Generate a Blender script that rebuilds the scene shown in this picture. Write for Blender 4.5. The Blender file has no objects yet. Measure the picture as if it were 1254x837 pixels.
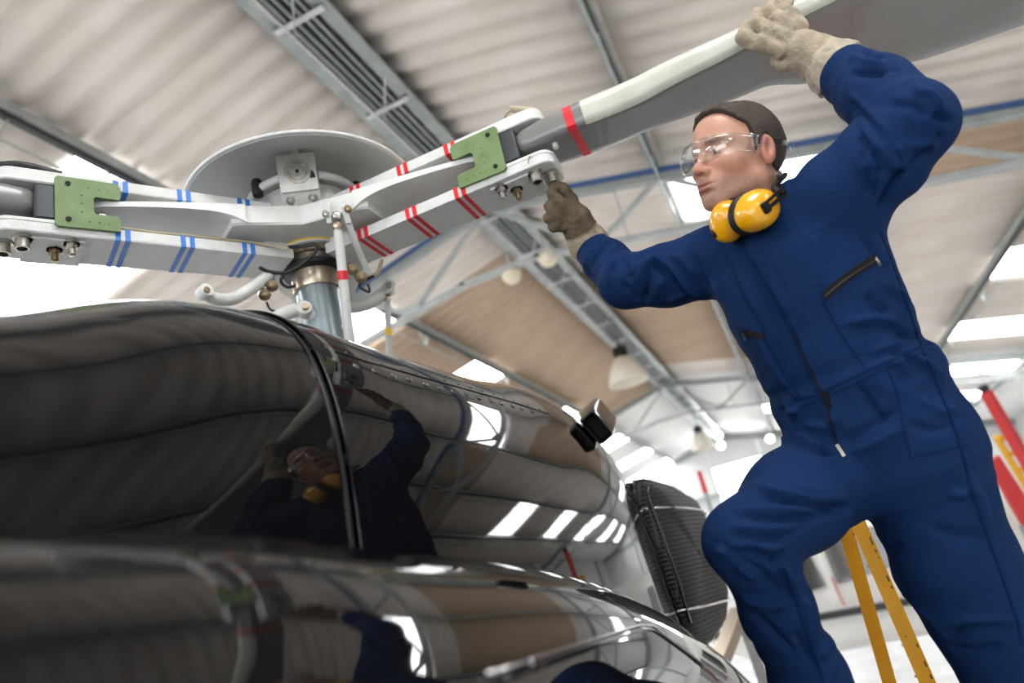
import bpy, bmesh, math, random
import numpy as np
from mathutils import Vector, Matrix
random.seed(7); rng = np.random.default_rng(7)

# ---------------------------------------------------------------- camera
FPX, CX, CY = 900.0, 627.0, 418.5            # focal length in pixels of the 1254 x 837 frame
CAMZ = 2.2
_r = math.radians(13.5); _a, _b = 1000.0 - CX, 656.0 - CY
_p = math.atan((_a * math.sin(_r) + _b * math.cos(_r)) / FPX)
_up = np.array([-math.sin(_r) * math.cos(_p), math.cos(_r) * math.cos(_p), -math.sin(_p)])
_yy = np.array([_a, -_b, -FPX]); _yy /= np.linalg.norm(_yy)
_xx = np.cross(_yy, _up)
RM = np.array([_xx, _yy, _up])               # camera axes -> world axes
CAM = np.array([0.0, 0.0, CAMZ])
def ray(x, y): return RM @ np.array([(x - CX) / FPX, -(y - CY) / FPX, -1.0])
def at(x, y, d): return CAM + ray(x, y) * d
cd = bpy.data.cameras.new('camera'); cam = bpy.data.objects.new('camera', cd)
bpy.context.scene.collection.objects.link(cam)
cd.sensor_width = 36.0; cd.lens = FPX / 1254 * 36.0; cd.clip_start = 0.02
m4 = Matrix([list(RM[i]) + [CAM[i]] for i in range(3)] + [[0, 0, 0, 1]])
cam.matrix_world = m4
cd.dof.use_dof = True; cd.dof.focus_distance = 1.62; cd.dof.aperture_fstop = 2.0; cd.dof.aperture_blades = 0
SC = bpy.context.scene; SC.camera = cam

# ---------------------------------------------------------------- world, light, exposure
w = bpy.data.worlds.new('sky'); SC.world = w; w.use_nodes = True
bgn = w.node_tree.nodes['Background']; bgn.inputs[0].default_value = (0.86, 0.93, 1.0, 1); bgn.inputs[1].default_value = 1.6
def area(name, loc, target, sx, sy, power, col):
    l = bpy.data.lights.new(name, 'AREA'); l.shape = 'RECTANGLE'; l.size = sx; l.size_y = sy; l.energy = power; l.color = col
    o = bpy.data.objects.new(name, l); SC.collection.objects.link(o); o.location = loc
    o.rotation_euler = (Vector(target) - Vector(loc)).to_track_quat('-Z', 'Y').to_euler(); return o
area('door_daylight', (-2.0, -11.7, 2.6), (-2.0, 0, 2.4), 12, 4.6, 420, (0.97, 0.98, 1.0))
SC.view_settings.view_transform = 'Standard'; SC.view_settings.look = 'None'
SC.view_settings.exposure = 0.36; SC.view_settings.gamma = 1.0; SC.view_settings.use_curve_mapping = False
SKY_E = 11.0                                  # daylight coming through the translucent roof sheets

# ---------------------------------------------------------------- helpers
COL = SC.collection
class MB:
    def __init__(s): s.v = []; s.f = []
    def add(s, vs, fs):
        n = len(s.v); s.v += [tuple(map(float, p)) for p in vs]; s.f += [tuple(i + n for i in f) for f in fs]; return s
    def box(s, c, size, ax=None, taper=1.0):
        c = np.array(c, float); hx, hy, hz = [q / 2 for q in size]
        A = np.eye(3) if ax is None else np.array(ax, float)
        vs = [c + A[0] * x * hx * (taper if z > 0 else 1) + A[1] * y * hy * (taper if z > 0 else 1) + A[2] * z * hz for z in (-1, 1) for (x, y) in ((-1, -1), (1, -1), (1, 1), (-1, 1))]
        return s.add(vs, [(3, 2, 1, 0), (4, 5, 6, 7), (0, 1, 5, 4), (1, 2, 6, 5), (2, 3, 7, 6), (3, 0, 4, 7)])
    def rbox(s, c, size, ax=None, r=0.01, seg=3):
        """box with its four edges along axis 2 rounded and both ends chamfered"""
        A = np.eye(3) if ax is None else np.array(ax, float)
        hx, hy, hz = [q / 2 for q in size]; pts = []
        for (sx, sy, a0) in ((1, 1, 0), (-1, 1, 90), (-1, -1, 180), (1, -1, 270)):
            for k in range(seg + 1):
                a = math.radians(a0 + 90 * k / seg)
                pts.append((sx * (hx - r) + r * math.cos(a), sy * (hy - r) + r * math.sin(a)))
        return s.prism(pts, c, A, size[2], ch=min(r * .4, hz * .4))
    def prism(s, pts, c, A, h, ch=0.0):
        """outline pts (u,v) in axes A[0],A[1], thickness h along A[2], centred on c"""
        c = np.array(c, float); A = np.array(A, float); n = len(pts)
        P = np.array(pts, float); ctr = P.mean(0)
        rings = [(-h / 2, ch), (-h / 2 + ch, 0), (h / 2 - ch, 0), (h / 2, ch)] if ch > 0 else [(-h / 2, 0), (h / 2, 0)]
        vs = []
        for z, ins in rings:
            Q = P
            if ins > 0:
                d = P - ctr; L = np.linalg.norm(d, axis=1, keepdims=True); Q = ctr + d * np.maximum(0, 1 - ins / np.maximum(L, 1e-6))
            vs += [c + A[0] * q[0] + A[1] * q[1] + A[2] * z for q in Q]
        fs = [tuple(range(n - 1, -1, -1)), tuple(range((len(rings) - 1) * n, len(rings) * n))]
        for k in range(len(rings) - 1):
            for i in range(n): fs.append((k * n + i, k * n + (i + 1) % n, (k + 1) * n + (i + 1) % n, (k + 1) * n + i))
        return s.add(vs, fs)
    def tube(s, path, r, seg=8, cap=True, closed=False):
        P = [np.array(p, float) for p in path]; n = len(P); R = r if hasattr(r, '__len__') else [r] * n
        vs = []; prev = None
        for i in range(n):
            t = (P[(i + 1) % n] - P[i - 1]) if closed else (P[min(i + 1, n - 1)] - P[max(i - 1, 0)])
            t = t / (np.linalg.norm(t) + 1e-12)
            if prev is None:
                u = np.cross(t, [0, 0, 1.0]); 
                if np.linalg.norm(u) < .1: u = np.cross(t, [1.0, 0, 0])
            else: u = prev - t * np.dot(prev, t)
            u /= np.linalg.norm(u); prev = u; v = np.cross(t, u)
            for k in range(seg):
                a = 2 * math.pi * k / seg; vs.append(P[i] + R[i] * (u * math.cos(a) + v * math.sin(a)))
        fs = []
        for i in range(n if closed else n - 1):
            j = (i + 1) % n
            for k in range(seg): fs.append((i * seg + k, i * seg + (k + 1) % seg, j * seg + (k + 1) % seg, j * seg + k))
        if cap and not closed: fs += [tuple(range(seg - 1, -1, -1)), tuple(range((n - 1) * seg, n * seg))]
        return s.add(vs, fs)
    def lathe(s, prof, c, axis=(0, 0, 1), seg=24, cap=True):
        """prof: (radius, distance along axis)"""
        c = np.array(c, float); z = np.array(axis, float); z /= np.linalg.norm(z)
        u = np.cross(z, [0, 0, 1.0]); 
        if np.linalg.norm(u) < .1: u = np.cross(z, [1.0, 0, 0])
        u /= np.linalg.norm(u); v = np.cross(z, u); vs = []
        for (r, d) in prof:
            for k in range(seg):
                a = 2 * math.pi * k / seg; vs.append(c + z * d + r * (u * math.cos(a) + v * math.sin(a)))
        fs = []
        for i in range(len(prof) - 1):
            for k in range(seg): fs.append((i * seg + k, i * seg + (k + 1) % seg, (i + 1) * seg + (k + 1) % seg, (i + 1) * seg + k))
        if cap: fs += [tuple(range(seg - 1, -1, -1)), tuple(range((len(prof) - 1) * seg, len(prof) * seg))]
        return s.add(vs, fs)
    def bar(s, a, b, wd, ht, up=(0, 0, 1)):
        a = np.array(a, float); b = np.array(b, float); t = b - a; L = np.linalg.norm(t); t /= L
        u = np.cross(np.array(up, float), t)
        if np.linalg.norm(u) < 1e-3: u = np.cross([1.0, 0, 0], t)
        u /= np.linalg.norm(u); v = np.cross(t, u)
        return s.box((a + b) / 2, (wd, ht, L), [u, v, t])
    def grid(s, G, closed_u=False):
        """G[i][j] points"""
        ni, nj = len(G), len(G[0]); vs = [p for row in G for p in row]; fs = []
        for i in range(ni - 1):
            for j in range(nj - (0 if closed_u else 1)): fs.append((i * nj + j, i * nj + (j + 1) % nj, (i + 1) * nj + (j + 1) % nj, (i + 1) * nj + j))
        return s.add(vs, fs)
    def obj(s, name, mat, parent=None, smooth=None, recalc=True):
        off = np.zeros(3)
        q = parent
        while q is not None: off = off + np.array(q.location); q = q.parent
        me = bpy.data.meshes.new(name); me.from_pydata([tuple(np.array(p) - off) for p in s.v], [], s.f); me.update()
        if recalc:
            bm = bmesh.new(); bm.from_mesh(me); bmesh.ops.recalc_face_normals(bm, faces=bm.faces); bm.to_mesh(me); bm.free()
        if smooth is not None:
            me.polygons.foreach_set('use_smooth', [True] * len(me.polygons))
            if smooth < 179: me.set_sharp_from_angle(angle=math.radians(smooth))
        o = bpy.data.objects.new(name, me); COL.objects.link(o)
        if mat: me.materials.append(M[mat] if isinstance(mat, str) else mat)
        if parent is not None: o.parent = parent
        return o
def empty(name, loc):
    o = bpy.data.objects.new(name, None); COL.objects.link(o); o.location = tuple(map(float, loc)); o.empty_display_size = .1; return o
def tag(o, label=None, cat=None, group=None, kind=None):
    if label: o['label'] = label
    if cat: o['category'] = cat
    if group: o['group'] = group
    if kind: o['kind'] = kind
    return o
def thing(name, loc, label, cat, group=None): return tag(empty(name, loc), label, cat, group)
def dup(o, parent=None, loc=None):
    c = o.copy(); COL.objects.link(c); c.parent = parent
    if loc is not None: c.location = tuple(map(float, loc))
    return c
def unit(v): v = np.array(v, float); return v / np.linalg.norm(v)

M = {}
def mat(name, col, rough=.5, metal=0.0, col2=None, scale=20.0, detail=4.0, bump=0.0, bscale=None, coat=0.0, spec=.5, emit=None, estr=0.0, rvar=0.0, contrast=(.35, .65), sheen=0.0):
    m = bpy.data.materials.new(name); m.use_nodes = True; nt = m.node_tree; b = nt.nodes['Principled BSDF']
    b.inputs['Base Color'].default_value = (*col, 1); b.inputs['Roughness'].default_value = rough; b.inputs['Metallic'].default_value = metal
    b.inputs['Specular IOR Level'].default_value = spec; b.inputs['Coat Weight'].default_value = coat; b.inputs['Coat Roughness'].default_value = .03
    if sheen: b.inputs['Sheen Weight'].default_value = sheen; b.inputs['Sheen Roughness'].default_value = .5
    if emit: b.inputs['Emission Color'].default_value = (*emit, 1); b.inputs['Emission Strength'].default_value = estr
    tc = nt.nodes.new('ShaderNodeTexCoord')
    if col2 or rvar:
        n = nt.nodes.new('ShaderNodeTexNoise'); n.inputs['Scale'].default_value = scale; n.inputs['Detail'].default_value = detail
        nt.links.new(tc.outputs['Object'], n.inputs['Vector'])
        if col2:
            r = nt.nodes.new('ShaderNodeValToRGB'); r.color_ramp.elements[0].position = contrast[0]; r.color_ramp.elements[1].position = contrast[1]
            r.color_ramp.elements[0].color = (*col, 1); r.color_ramp.elements[1].color = (*col2, 1)
            nt.links.new(n.outputs['Fac'], r.inputs['Fac']); nt.links.new(r.outputs['Color'], b.inputs['Base Color'])
        if rvar:
            mr = nt.nodes.new('ShaderNodeMapRange'); mr.inputs['To Min'].default_value = max(0, rough - rvar); mr.inputs['To Max'].default_value = rough + rvar
            nt.links.new(n.outputs['Fac'], mr.inputs['Value']); nt.links.new(mr.outputs['Result'], b.inputs['Roughness'])
    if bump:
        n2 = nt.nodes.new('ShaderNodeTexNoise'); n2.inputs['Scale'].default_value = bscale or scale; n2.inputs['Detail'].default_value = 3
        nt.links.new(tc.outputs['Object'], n2.inputs['Vector'])
        bp = nt.nodes.new('ShaderNodeBump'); bp.inputs['Strength'].default_value = bump; bp.inputs['Distance'].default_value = .01
        nt.links.new(n2.outputs['Fac'], bp.inputs['Height']); nt.links.new(bp.outputs['Normal'], b.inputs['Normal'])
    M[name] = m; return m

mat('sheet_pale', (.66, .585, .52), .85, col2=(.78, .72, .665), scale=1.2, detail=5, contrast=(.3, .7))
mat('sheet_tan', (.44, .32, .225), .85, col2=(.50, .37, .265), scale=1.2, detail=5, contrast=(.3, .7))
mat('sheet_white', (.74, .72, .70), .8, col2=(.79, .77, .75), scale=1.0)
mat('skylight', (.85, .88, .9), .5, emit=(.97, .985, 1.0), estr=SKY_E)
mat('steel_grey', (.27, .30, .29), .45, .3, col2=(.36, .39, .37), scale=6, rvar=.1)
mat('steel_light', (.36, .385, .37), .5, .2, col2=(.45, .475, .46), scale=6)
mat('steel_blue', (.05, .11, .26), .45, .1)
mat('dark_steel', (.045, .05, .048), .5, .2)
mat('galv', (.50, .50, .49), .35, .7, col2=(.62, .62, .61), scale=12)
mat('wall_white', (.62, .62, .61), .8, col2=(.68, .68, .67), scale=.8)
mat('floor_conc', (.60, .60, .60), .25, col2=(.70, .70, .70), scale=.9, detail=6, rvar=.1)
mat('window_lit', (.9, .93, .95), .4, emit=(.95, .98, 1.0), estr=9.0)

# ================================================================ THE HANGAR
HR, XR, TS = 4.2, -2.06, math.tan(math.radians(13.3))
ANG = math.atan(TS); Y0H, Y1H = -12.0, 28.0; SPAN = 9.0
def roof_z(x, drop=0.0): return CAMZ + HR - TS * abs(x - XR) - drop
def tag_s(o): o['kind'] = 'structure'; return o
# corrugated sheets, one object each
def sheet_mesh(name, wid, length, ncor=5, amp=.023, th=.007, seg=6):
    n = ncor * seg; mb = MB(); vs = []; fs = []
    for layer in (0, 1):
        for xx in (0, length):
            for i in range(n + 1):
                y = wid * i / n; c = math.cos(2 * math.pi * i / seg); z = amp * (abs(c) ** .7) * (1 if c > 0 else -1)
                vs.append((xx, y, z + amp + layer * th))
    N = n + 1
    for i in range(n):
        fs.append((i, i + 1, N + i + 1, N + i)); fs.append((2 * N + i + 1, 2 * N + i, 3 * N + i, 3 * N + i + 1))
        fs.append((i + 1, i, 2 * N + i, 2 * N + i + 1)); fs.append((N + i, N + i + 1, 3 * N + i + 1, 3 * N + i))
    me = bpy.data.meshes.new(name); me.from_pydata(vs, [], fs); me.polygons.foreach_set('use_smooth', [True] * len(me.polygons))
    me.materials.append(None); return me
def lay_roof(side, root, module, phase, rows, is_sky, is_tan):
    me = sheet_mesh('roof_sheet', module, 1.8 / math.cos(ANG) + .14)
    k0 = math.floor((Y0H - phase) / module)
    k = k0
    ax = Vector((side * math.cos(ANG), 0, -math.sin(ANG))); zz = Vector((side * math.sin(ANG), 0, math.cos(ANG))); yy = zz.cross(ax)
    R = Matrix((ax, yy, zz)).transposed().to_euler()
    while phase + k * module < Y1H:
        y = phase + k * module
        for row in range(rows):
            o = bpy.data.objects.new('roof_sheet', me); COL.objects.link(o); o.parent = root
            x = XR + side * (1.8 * row + (.07 if row else 0))
            o.rotation_euler = R
            o.location = (x, y if yy.y > 0 else y + module, roof_z(x) - .008 * row + random.uniform(-.003, .003))
            sky = is_sky(row, k, y)
            o.material_slots[0].link = 'OBJECT'
            o.material_slots[0].material = M['skylight' if sky else ('sheet_tan' if is_tan(row, y) else ('sheet_white' if y > 16.8 else 'sheet_pale'))]
            if sky: o['label'] = 'translucent skylight sheet'
        k += 1
cl = tag_s(empty('ceiling_left', (0, 0, 0))); cr = tag_s(empty('ceiling_right', (0, 0, 0)))
lay_roof(-1, cl, 1.18, 3.35, 5,
         lambda r, k, y: (r == 1 and k in (-9, -6, -3, 0, 3, 6, 10, 14, 17, 20)) or (r == 3 and k % 5 == 0),
         lambda r, y: 7.2 < y < 16.8)
lay_roof(1, cr, 1.25, 7.05, 5,
         lambda r, k, y: (r == 1 and k in (0, 12, -6, -12)) or (r == 3 and k % 3 == 0 and k > 0) or (r == 3 and k in (-5, -9, -13)),
         lambda r, y: (r < 2 and 9.1 < y < 15.0) or (r >= 2 and 6.9 < y < 7.5))
# purlins along the hangar
def purlin(x, dist, lab, ridge=False):
    t = thing('roof_purlin', (x, 8, roof_z(x, .1)), lab, 'roof beam', 'lattice purlins under the roof')
    zt = roof_z(x) - .005
    MB().box((x, 8, zt - .05), (.055, 40, .07)).box((x, 8, zt - .095), (.09, 40, .012)).obj('channel', 'steel_light', t)
    MB().box((x, 8, zt - .125), (.045, 40, .045)).obj('lower_angle', 'dark_steel', t)
    zb = zt - .33
    MB().tube([(x, -12, zb), (x, 28, zb)], .010, 6).obj('bottom_rod', 'steel_light', t)
    y = -11.6; mb = MB()
    while y < 27.8:
        mb.tube([(x, y - .17, zt - .12), (x, y, zb), (x, y + .08, zt - .12)], .009, 5); y += .95
    mb.obj("lattice_rods", "steel_light", t)["kind"] = "stuff"
    return t
nm = ['first', 'second', 'third', 'fourth']
for k in range(1, 5):
    purlin(XR - 1.8 * k, k, f'grey lattice purlin under the roof slope above the helicopter, {nm[k-1]} down from the ridge')
    purlin(XR + 1.8 * k, k, f'grey lattice purlin under the roof slope above the mechanic, {nm[k-1]} down from the ridge')
# ridge beam
rt = thing('ridge_beam', (XR, 8, roof_z(XR, .2)), 'long grey double steel ridge beam carrying cable conduits and pendant lamps', 'roof beam')
zr = roof_z(XR)
for s in (-1, 1):
    MB().box((XR + s * .17, 8, zr - .10), (.05, 40, .11)).box((XR + s * .19, 8, zr - .16), (.11, 40, .012)).obj('channel', 'steel_grey', rt)
MB().box((XR, 8, zr - .13), (.20, 40, .02)).obj('web_plate', 'dark_steel', rt)
for dx in (-.09, -.035, .03, .085): MB().tube([(XR + dx, -12, zr - .17), (XR + dx, 28, zr - .17)], .014, 6).obj('conduit', 'steel_grey', rt)
mb = MB(); y = -11.5
while y < 27.8:
    mb.box((XR, y, zr - .19), (.40, .05, .012)); mb.tube([(XR - .17, y - .3, zr - .16), (XR - .05, y, zr - .32), (XR + .17, y - .3, zr - .16)], .009, 5); y += 1.15
mb.tube([(XR - .05, -12, zr - .325), (XR - .05, 28, zr - .325)], .012, 6)
mb.obj("lattice_rods", "galv", rt)["kind"] = "stuff"
# trusses
def truss(Y, topmat, lab):
    t = thing('roof_truss', (XR, Y, roof_z(XR, 1.0)), lab, 'roof truss', 'steel trusses across the hangar')
    def top(x): return roof_z(x, .20)
    def bot(x):
        d = abs(x - XR); return CAMZ + 3.20 - (.0 if d < .45 else (.165 if x < XR else .195) * (d - .45))
    for s in (-1, 1):
        e = XR + s * SPAN
        MB().bar((XR, Y, top(XR) + .02), (e, Y, top(e) + .02), .05, .06).obj('top_chord', topmat, t)
        MB().bar((XR, Y + .01, top(XR) - .06), (e, Y + .01, top(e) - .06), .09, .07).obj('chord_angle', 'steel_grey', t)
        MB().bar((XR + s * .4, Y, bot(XR)), (e, Y, bot(e)), .075, .06).bar((XR + s * .4, Y - .05, bot(XR) - .025), (e, Y - .05, bot(e) - .025), .03, .012).obj('bottom_chord', 'steel_light', t)
        for k in range(5):
            xt = XR + s * 1.8 * k; xb = XR + s * (1.05 + 1.8 * k); xt2 = XR + s * 1.8 * (k + 1)
            MB().bar((xt, Y, top(xt) - .05), (xb, Y, bot(xb)), .05, .045).obj('strut', 'steel_light', t)
            if k < 4: MB().bar((xt2, Y, top(xt2) - .05), (xb, Y, bot(xb)), .05, .045).obj('strut', 'steel_light', t)
            MB().box((xb, Y - .035, bot(xb) + .02), (.22, .012, .13)).obj('gusset', 'steel_light', t)
            xv = xt2 - s * .45
            if k < 3: MB().tube([(xv, Y, top(xv)), (xv, Y, bot(xv))], .008, 5).obj('hanger_rod', 'steel_light', t)
    MB().bar((XR - .45, Y, bot(XR)), (XR + .45, Y, bot(XR)), .075, .06).obj('bottom_tie', 'steel_light', t)
    return bot
bot1 = truss(6.55, 'steel_blue', 'steel roof truss with blue top chord, above the mechanic')
truss(16.85, 'steel_grey', 'plain grey steel roof truss beyond the large bell lamp')
truss(-3.75, 'steel_grey', 'grey steel roof truss behind the camera near the hangar door')
# shell
EX0, EX1 = XR - SPAN, XR + SPAN; ZE = roof_z(EX0)
tag_s(MB().box((XR, 8, -.1), (2 * SPAN, 40, .2)).obj('floor', 'floor_conc'))
def wall_with_panels(name, x, s):
    r = tag_s(MB().box((x + s * .1, 8, ZE / 2), (.12, 40, ZE)).obj(name, 'wall_white'))
    for i in range(32):
        MB().box((x + s * .02, -12 + 1.25 * (i + .5), ZE / 2), (.04, 1.235, ZE - .02)).obj('wall_panel', 'wall_white', r)
    for i in range(8):
        MB().box((x - s * .08, -12 + 5.0 * i + 2.8, ZE / 2), (.16, .16, ZE)).obj('column', 'steel_light', r)
    return r
wall_with_panels('wall_left', EX0, -1); wall_with_panels('wall_right', EX1, 1)
# gable wall with one tall daylight window
gw = tag_s(empty('wall_back', (0, Y1H, 0)))
wx0, wx1, wz0, wz1 = -2.72, -.86, CAMZ - 1.0, CAMZ + 3.12
def gable(a, b):
    n = 8; vs = []
    for i in range(n + 1):
        x = a + (b - a) * i / n; vs.append(x)
    return vs
def wallpiece(a, b, z0, z1=None):
    xs = sorted(set([a, b] + ([XR] if a < XR < b else []))); pts = [(x, z0) for x in xs] + [(x, (z1 if z1 is not None else roof_z(x) + .02)) for x in reversed(xs)]
    MB().prism(pts, (0, Y1H, 0), [(1, 0, 0), (0, 0, 1), (0, 1, 0)], .12).obj('wall_panel', 'wall_white', gw)
def split(a, b, z0, z1=None):
    n = max(1, round((b - a) / 1.3))
    for i in range(n): wallpiece(a + (b - a) * i / n + .01, a + (b - a) * (i + 1) / n - .01, z0, z1)
split(EX0, wx0, 0); split(wx1, EX1, 0); split(wx0, wx1, 0, wz0); split(wx0, wx1, wz1)
for x in (-8, -5, .6, 3.4): MB().box((x, Y1H - .1, roof_z(x) / 2), (.14, .12, roof_z(x))).obj('column', 'steel_grey', gw)
MB().box((XR, Y1H - .12, CAMZ + 2.1), (2 * SPAN, .1, .14)).obj('girt', 'steel_grey', gw)
MB().bar((XR, Y1H - .1, roof_z(XR, .15)), (EX0, Y1H - .1, roof_z(EX0, .15)), .1, .14).obj('rafter', 'steel_grey', gw)
MB().bar((XR, Y1H - .1, roof_z(XR, .15)), (EX1, Y1H - .1, roof_z(EX1, .15)), .1, .14).obj('rafter', 'steel_grey', gw)
wn = tag_s(empty('window_1', (0, Y1H, 0)))
zm = CAMZ + 1.55
for (a, b) in ((wz0, zm - .05), (zm + .05, wz1)):
    MB().box(((wx0 + wx1) / 2, Y1H, (a + b) / 2), (wx1 - wx0 - .1, .03, b - a - .06)).obj('pane', 'window_lit', wn)
mb = MB()
for x in (wx0 + .03, wx1 - .03): mb.box((x, Y1H - .02, (wz0 + wz1) / 2), (.06, .1, wz1 - wz0))
for z in (wz0 + .03, zm, wz1 - .03): mb.box(((wx0 + wx1) / 2, Y1H - .02, z), (wx1 - wx0, .1, .07))
mb.obj('window_frame', 'steel_light', wn)
# front wall around the open hangar door behind the camera
fw = tag_s(empty('wall_front', (0, Y0H, 0)))
for (a, b) in ((EX0, -8.2), (4.1, EX1)):
    xs = [a, b]; MB().prism([(a, 0), (b, 0), (b, roof_z(b)), (a, roof_z(a))], (0, Y0H, 0), [(1, 0, 0), (0, 0, 1), (0, 1, 0)], .12).obj('wall_panel', 'wall_white', fw)
MB().prism([(-8.2, 4.9), (4.1, 4.9), (4.1, roof_z(4.1)), (XR, roof_z(XR)), (-8.2, roof_z(-8.2))], (0, Y0H, 0), [(1, 0, 0), (0, 0, 1), (0, 1, 0)], .12).obj('wall_panel', 'wall_white', fw)

# ---------------------------------------------------------------- lamps
mat('lamp_shade', (.80, .74, .62), .35, col2=(.84, .80, .70), scale=3)
mat('lamp_black', (.012, .012, .013), .4)
mat('bulb', (1, 1, 1), .3, emit=(1.0, .98, .94), estr=30)
mat('bowl_glass', (.72, .62, .47), .4)
def bell_lamp(x, y, ztop, lab):
    t = thing('pendant_lamp', (x, y, ztop), lab, 'lamp', 'bell lamps hanging from the ridge beam')
    MB().tube([(x, y, ztop), (x, y, roof_z(XR, .17))], .012, 6).obj('rod', 'lamp_black', t)
    MB().lathe([(.05, 0), (.115, -.02), (.13, -.06), (.13, -.20), (.10, -.22)], (x, y, ztop), seg=20).obj('ballast_housing', 'lamp_black', t, 40)
    MB().lathe([(.10, -.20), (.15, -.23), (.21, -.32), (.27, -.43), (.32, -.56), (.345, -.68), (.335, -.68), (.31, -.56), (.26, -.43), (.20, -.32), (.09, -.215)], (x, y, ztop), seg=32, cap=False).obj('shade', 'lamp_shade', t, 60)
    MB().lathe([(.01, -.25), (.05, -.30), (.06, -.38), (.045, -.45), (.01, -.48)], (x, y, ztop), seg=12).obj('bulb', 'lamp_shade', t, 60)
    MB().box((x, y + .1, ztop + .03), (.06, .12, .1)).obj('bracket', 'lamp_black', t)
bell_lamp(XR - .02, 12.35, CAMZ + 3.82, 'large cream bell pendant lamp hanging below the ridge beam before the far truss')
bell_lamp(XR - .02, 21.4, CAMZ + 3.62, 'cream bell pendant lamp hanging from the ridge beam beyond the far truss')
def small_lamp(px, py, d, lab):
    c = at(px, py, d)
    t = thing('bowl_lamp', (c[0], c[1], c[2]), lab, 'lamp', 'small bowl lamps on the truss')
    MB().lathe([(.005, -.085), (.05, -.075), (.085, -.04), (.10, .0), (.10, .03), (.06, .05), (.03, .09)], c, seg=18).obj('bowl', 'bowl_glass', t, 50)
    MB().tube([c + [0, 0, .08], (c[0], c[1], c[2] + .25)], .015, 6).obj('stem', 'steel_light', t)
small_lamp(627, 338, 7.45, 'small tan bowl lamp under the truss chord left of the ridge beam')
small_lamp(671, 317, 7.4, 'small pale bowl lamp where the truss chord crosses the ridge beam')
for i, (px, py, d) in enumerate([(880, 534, 25), (883, 546, 25.4), (943, 538, 25)]):
    c = at(px, py, d); t = thing('spot_lamp', c, ['round lit spotlight at the far end, upper one of a pair', 'round lit spotlight at the far end, lower one of a pair', 'single round lit spotlight at the far end of the hangar'][i], 'lamp', 'lit spotlights by the gable wall')
    MB().lathe([(.02, -.05), (.11, -.03), (.12, .06), (.07, .14)], c, (0, 1, 0), 14).obj('housing', 'galv', t, 40)
    MB().lathe([(.005, -.065), (.06, -.06), (.105, -.035)], c, (0, 1, 0), 14).obj('lens', 'bulb', t, 40)
    MB().tube([c + [0, .1, 0], c + [0, .1, .5]], .02, 6).obj('arm', 'steel_grey', t)

# ================================================================ HELICOPTER BODY
from mathutils.bvhtree import BVHTree
HX = -1.045
def herm(t, xs, ys):
    xs = np.array(xs); ys = np.array(ys); m = np.gradient(ys, xs); i = int(np.clip(np.searchsorted(xs, t) - 1, 0, len(xs) - 2))
    h = xs[i + 1] - xs[i]; u = min(1, max(0, (t - xs[i]) / h))
    return (2*u**3 - 3*u**2 + 1) * ys[i] + (u**3 - 2*u**2 + u) * h * m[i] + (-2*u**3 + 3*u**2) * ys[i+1] + (u**3 - u**2) * h * m[i+1]
mat('black_paint', (.0035, .0033, .0033), .03, bump=.045, bscale=2.6, spec=.3)
mat('black_rubber', (.008, .008, .008), .6, spec=.2)
mat('black_gloss', (.006, .006, .006), .12, coat=.6)
mat('window_glass', (.004, .006, .012), .02, spec=.8)
mat('chrome', (.62, .61, .60), .18, 1.0)
mat('fastener', (.10, .095, .095), .22, .8)
def mesh_mat():
    m = mat('intake_mesh', (.018, .018, .018), .5, 0, spec=.15); nt = m.node_tree; b = nt.nodes['Principled BSDF']
    tc = nt.nodes.new('ShaderNodeTexCoord')
    ws = []
    for d in ('Z', 'Y'):
        wv = nt.nodes.new('ShaderNodeTexWave'); wv.bands_direction = d; wv.inputs['Scale'].default_value = 20 if d == 'Z' else 44; nt.links.new(tc.outputs['Object'], wv.inputs['Vector']); ws.append(wv)
    mx = nt.nodes.new('ShaderNodeMath'); mx.operation = 'MAXIMUM'; nt.links.new(ws[0].outputs['Fac'], mx.inputs[0]); nt.links.new(ws[1].outputs['Fac'], mx.inputs[1])
    rp = nt.nodes.new('ShaderNodeValToRGB'); rp.color_ramp.elements[0].position = .55; rp.color_ramp.elements[1].position = .95
    rp.color_ramp.elements[0].color = (.004, .004, .004, 1); rp.color_ramp.elements[1].color = (.045, .045, .047, 1)
    nt.links.new(mx.outputs[0], rp.inputs[0]); nt.links.new(rp.outputs[0], b.inputs['Base Color'])
    bp = nt.nodes.new('ShaderNodeBump'); bp.inputs['Strength'].default_value = .7; bp.inputs['Distance'].default_value = .004
    nt.links.new(mx.outputs[0], bp.inputs['Height']); nt.links.new(bp.outputs[0], b.inputs['Normal'])
mesh_mat()
heli = thing('helicopter', (HX, 1.0, 0), 'glossy black helicopter body with riveted engine cowling and mesh intake grille', 'helicopter')

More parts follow.
